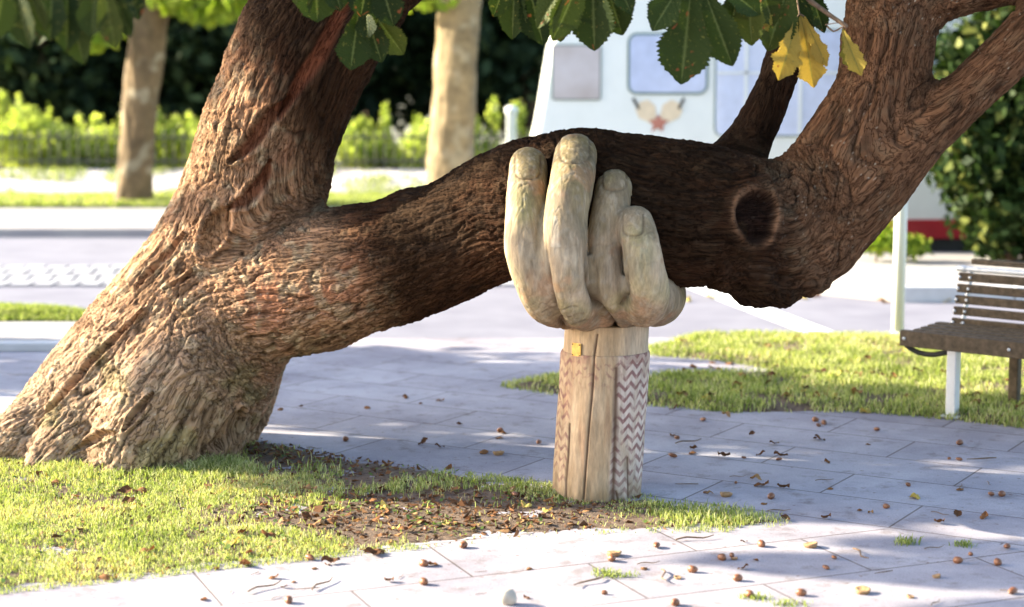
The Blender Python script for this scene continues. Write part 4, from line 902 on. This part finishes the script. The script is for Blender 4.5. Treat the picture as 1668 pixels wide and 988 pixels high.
def make_dead(seed):
    r_ = random.Random(seed); n = 14; V = []; L = .07; 
    for i in range(n+1):
        u = i/n; hw = .026*math.sin(math.pi*u**.8)*(.85+.3*((u*7) % 1))
        for s in (-1, -.5, 0, .5, 1):
            V.append((L*(u-.5), hw*s, .004+.014*abs(s)*math.sin(u*3+seed)+.012*math.sin(u*4+seed)**2+.004*r_.random()))
    i, k = np.meshgrid(np.arange(n), np.arange(4), indexing='ij'); q = np.stack([i*5+k, i*5+k+1, (i+1)*5+k+1, (i+1)*5+k], -1).reshape(-1, 4)
    return np.array(V), q
dead = []
for s_, rv in ((1, .1), (2, .35), (3, .55), (4, .98), (6, .75)):
    V, q_ = make_dead(s_); dead.append(mesh_np('fallen_leaf', V, [q_], M['deadleaf'], attrs={'rnd': np.full(len(V), rv)}))
twg = mesh_np('fallen_twig', *[x for x in tube([(-.06, 0, .006), (-.02, .008, .009), (.03, -.006, .006), (.07, .004, .01)], [.0025, .003, .0025, .0015], 6, .02)], M['stem'])
dropped = []
protos = conk+[husk, peb]+dead+[twg]; used = set()
def drop(kind, px, py, sc_=1.0, z=None, rot=None):
    i = {'c': random.choice([0, 0, 1]), 'h': 2, 'p': 3, 'l': random.choice([4, 5, 6]), 'y': 7, 't': 9, 'o': 8}[kind]; src = protos[i]
    g = G(px, py)
    zz = 0.0
    for poly, hf in ((bedA, hA), (bedB, hB)):
        if poly_sd(np.array([g.x]), np.array([g.y]), poly)[0] > 0: zz = float(hf(np.array([g.x]), np.array([g.y]))[0])+.006
    nm, cat, adj, grp = {'c': ('conker', 'conker', 'glossy brown conker lying ', 'conkers on the ground'), 'h': ('conker_husk', 'husk', 'open tan conker husk lying ', 'conker husks on the ground'), 'p': ('pebble', 'pebble', 'pale rounded pebble ', 'pebbles'),
        'l': ('fallen_leaf', 'leaf', 'curled brown fallen leaf ', 'fallen brown leaves'), 'y': ('fallen_leaf', 'leaf', 'yellow fallen leaf ', 'fallen yellow leaves'), 'o': ('fallen_leaf', 'leaf', 'tan curled fallen leaf ', 'fallen brown leaves'), 't': ('fallen_twig', 'twig', 'thin dry twig lying ', 'fallen twigs')}[kind]
    zn = zone(px, py)
    if poly_sd(np.array([g.x]), np.array([g.y]), bedA)[0] > 0: zn = 'on the grass and earth under the leaning trunk'
    if poly_sd(np.array([g.x]), np.array([g.y]), bedB)[0] > 0: zn = 'on the grass island by the bench'
    o = dup(src, adj+zn, grp); o['category'] = cat; dropped.append((o, nm, {'c': 'brown conkers', 'h': 'open conker husks', 'p': 'pale pebbles', 'l': 'curled brown leaves', 'y': 'yellow leaves', 'o': 'tan leaves', 't': 'thin twigs'}[kind], zn, px, py, sc_))
    rz = {'c': .012, 'h': .014, 'p': .02}.get(kind, .002)*sc_
    o.location = (g.x, g.y, zz+rz); o.scale = (sc_,)*3
    o.rotation_euler = (random.uniform(-.25, .25), random.uniform(-.25, .25), random.uniform(0, 6.28)) if kind != 't' else (0, 0, random.uniform(0, 6.28))
    return o
named = [('c', 690, 922), ('c', 505, 912), ('c', 755, 892), ('h', 1000, 905), ('c', 996, 914), ('c', 1070, 892), ('c', 1240, 890), ('h', 1320, 891), ('c', 1128, 932), ('c', 1176, 912), ('c', 1202, 946), ('c', 1220, 972), ('c', 1305, 970), ('h', 1405, 966), ('c', 1560, 917), ('c', 1625, 920), ('c', 1640, 894), ('c', 1650, 967),
 ('p', 826, 984), ('c', 690, 952), ('c', 470, 982), ('c', 1100, 986), ('c', 1614, 808), ('c', 1632, 808), ('y', 1490, 812), ('c', 1096, 745), ('c', 1145, 686), ('c', 878, 723), ('h', 812, 740), ('c', 815, 704), ('c', 563, 718), ('l', 690, 724), ('l', 788, 738), ('h', 1183, 808), ('c', 1256, 812), ('c', 1342, 691), ('c', 1328, 686), ('c', 1428, 702), ('c', 1563, 724), ('l', 1180, 746), ('l', 1272, 745),
 ('l', 540, 918), ('l', 612, 902), ('l', 175, 944), ('l', 400, 922), ('l', 200, 808), ('y', 212, 836), ('l', 230, 804), ('l', 395, 874), ('l', 240, 905), ('y', 378, 890), ('l', 440, 880), ('l', 90, 790), ('l', 610, 905), ('l', 500, 850), ('l', 540, 855), ('l', 1240, 792), ('l', 1275, 796), ('o', 1300, 560), ('o', 1250, 575), ('l', 1130, 600), ('l', 1310, 640), ('l', 1250, 635), ('l', 1420, 610), ('o', 1200, 640), ('l', 1480, 655), ('l', 1640, 628), ('l', 1660, 680), ('o', 1590, 668), ('l', 1560, 640), ('y', 1355, 655)]
for k, a, b__ in named: drop(k, a, b__, {'c': .95, 'h': 1.15, 'p': 1.3, 'l': random.uniform(.7, 1.1), 'y': 1, 'o': 1}[k])
def rand_drop(n, kinds, x0, x1, y0, y1, s0, s1):
    for _ in range(n): drop(random.choice(kinds), random.uniform(x0, x1), random.uniform(y0, y1), random.uniform(s0, s1))
rand_drop(40, 'lltco', 1070, 1660, 690, 860, .4, .8); rand_drop(18, 'llthc', 900, 1660, 870, 985, .35, .7); rand_drop(18, 'lt', 300, 900, 915, 985, .3, .7); rand_drop(16, 'ltl', 440, 890, 620, 770, .4, .8)
rand_drop(30, 'llo', 20, 640, 770, 925, .35, .8); rand_drop(26, 'lloyc', 440, 900, 800, 872, .4, .9); rand_drop(64, 'lloy', 1070, 1660, 560, 680, .7, 1.2); rand_drop(10, 'lly', 1100, 1600, 480, 492, 1.2, 1.8)
for k, a, b__ in [('t', 430, 960), ('t', 525, 955), ('t', 1130, 880), ('t', 1080, 940), ('t', 960, 950), ('t', 1400, 905), ('t', 1600, 750), ('t', 1120, 722)]: drop(k, a, b__, 1.2)
ORD = ['leftmost', 'second from left', 'third from left', 'fourth from left', 'fifth from left', 'sixth from left', 'seventh from left', 'eighth from left', 'ninth from left', 'tenth from left']
from collections import defaultdict
gz = defaultdict(list)
def row(it):
    zn, px, py = it[3], it[4], it[5]
    if 'leaning trunk' in zn: zn = 'beside the trunk base' if px < 420 and py < 820 else 'on the front lawn' if px < 420 else 'on the bare earth' if py < 850 else 'near the front lawn edge'
    if 'bench' in zn: zn = ('on ' if py < 600 else 'in ')+('far edge' if py < 600 else 'sunny middle' if py < 645 else 'near edge')+(' of island lawn, left' if px < 1330 else ' of island lawn, right')
    if 'between trunk' in zn and py > 700: zn = 'on shaded paving near the soil edge'
    if 'right behind the post' in zn: zn = ('on far shaded paving' if py < 715 else 'on middle shaded paving')+(' by post' if px < 1330 else ' by bench')
    if 'right of the post' in zn and px > 1330: zn = 'on paving under the limb\'s right side'
    if py > 930: return zn+', nearest row'
    return zn
for it in dropped: gz[(it[2], row(it))].append(it)
for (pl_, zn), its in gz.items():
    its.sort(key=lambda t: t[4])
    for i, it in enumerate(its):
        if len(its) == 1: it[0]['label'] = 'only one of the '+pl_+' '+zn; continue
        h_ = i if i < (len(its)+1)//2 else len(its)-1-i
        od = ORD[min(i, 9)] if i < (len(its)+1)//2 else ORD[min(len(its)-1-i, 9)].replace('leftmost', 'rightmost').replace('left', 'right') if i < len(its)-1 else 'rightmost'
        it[0]['label'] = od+' of '+pl_+' '+zn
for p_ in protos: bpy.data.objects.remove(p_)
# small grass tufts in the joints
for i, (a, b__, wpx) in enumerate([(1478, 885, 26), (1010, 938, 40), (1230, 975, 30), (1570, 888, 20), (985, 935, 30), (1280, 985, 40)]):
    g = G(a, b__); n = 90; wv = wpx/400
    x = g.x+rng.normal(size=n)*wv*.35; y = g.y+rng.normal(size=n)*.02
    o = blades('grass_tuft', x, y, 0*x, .012+.03*rng.uniform(0, 1, n)*(1 if i == 0 else .5), .004, M['grass'], .9, 0, .6, label='sparse grass growing in a paving joint')
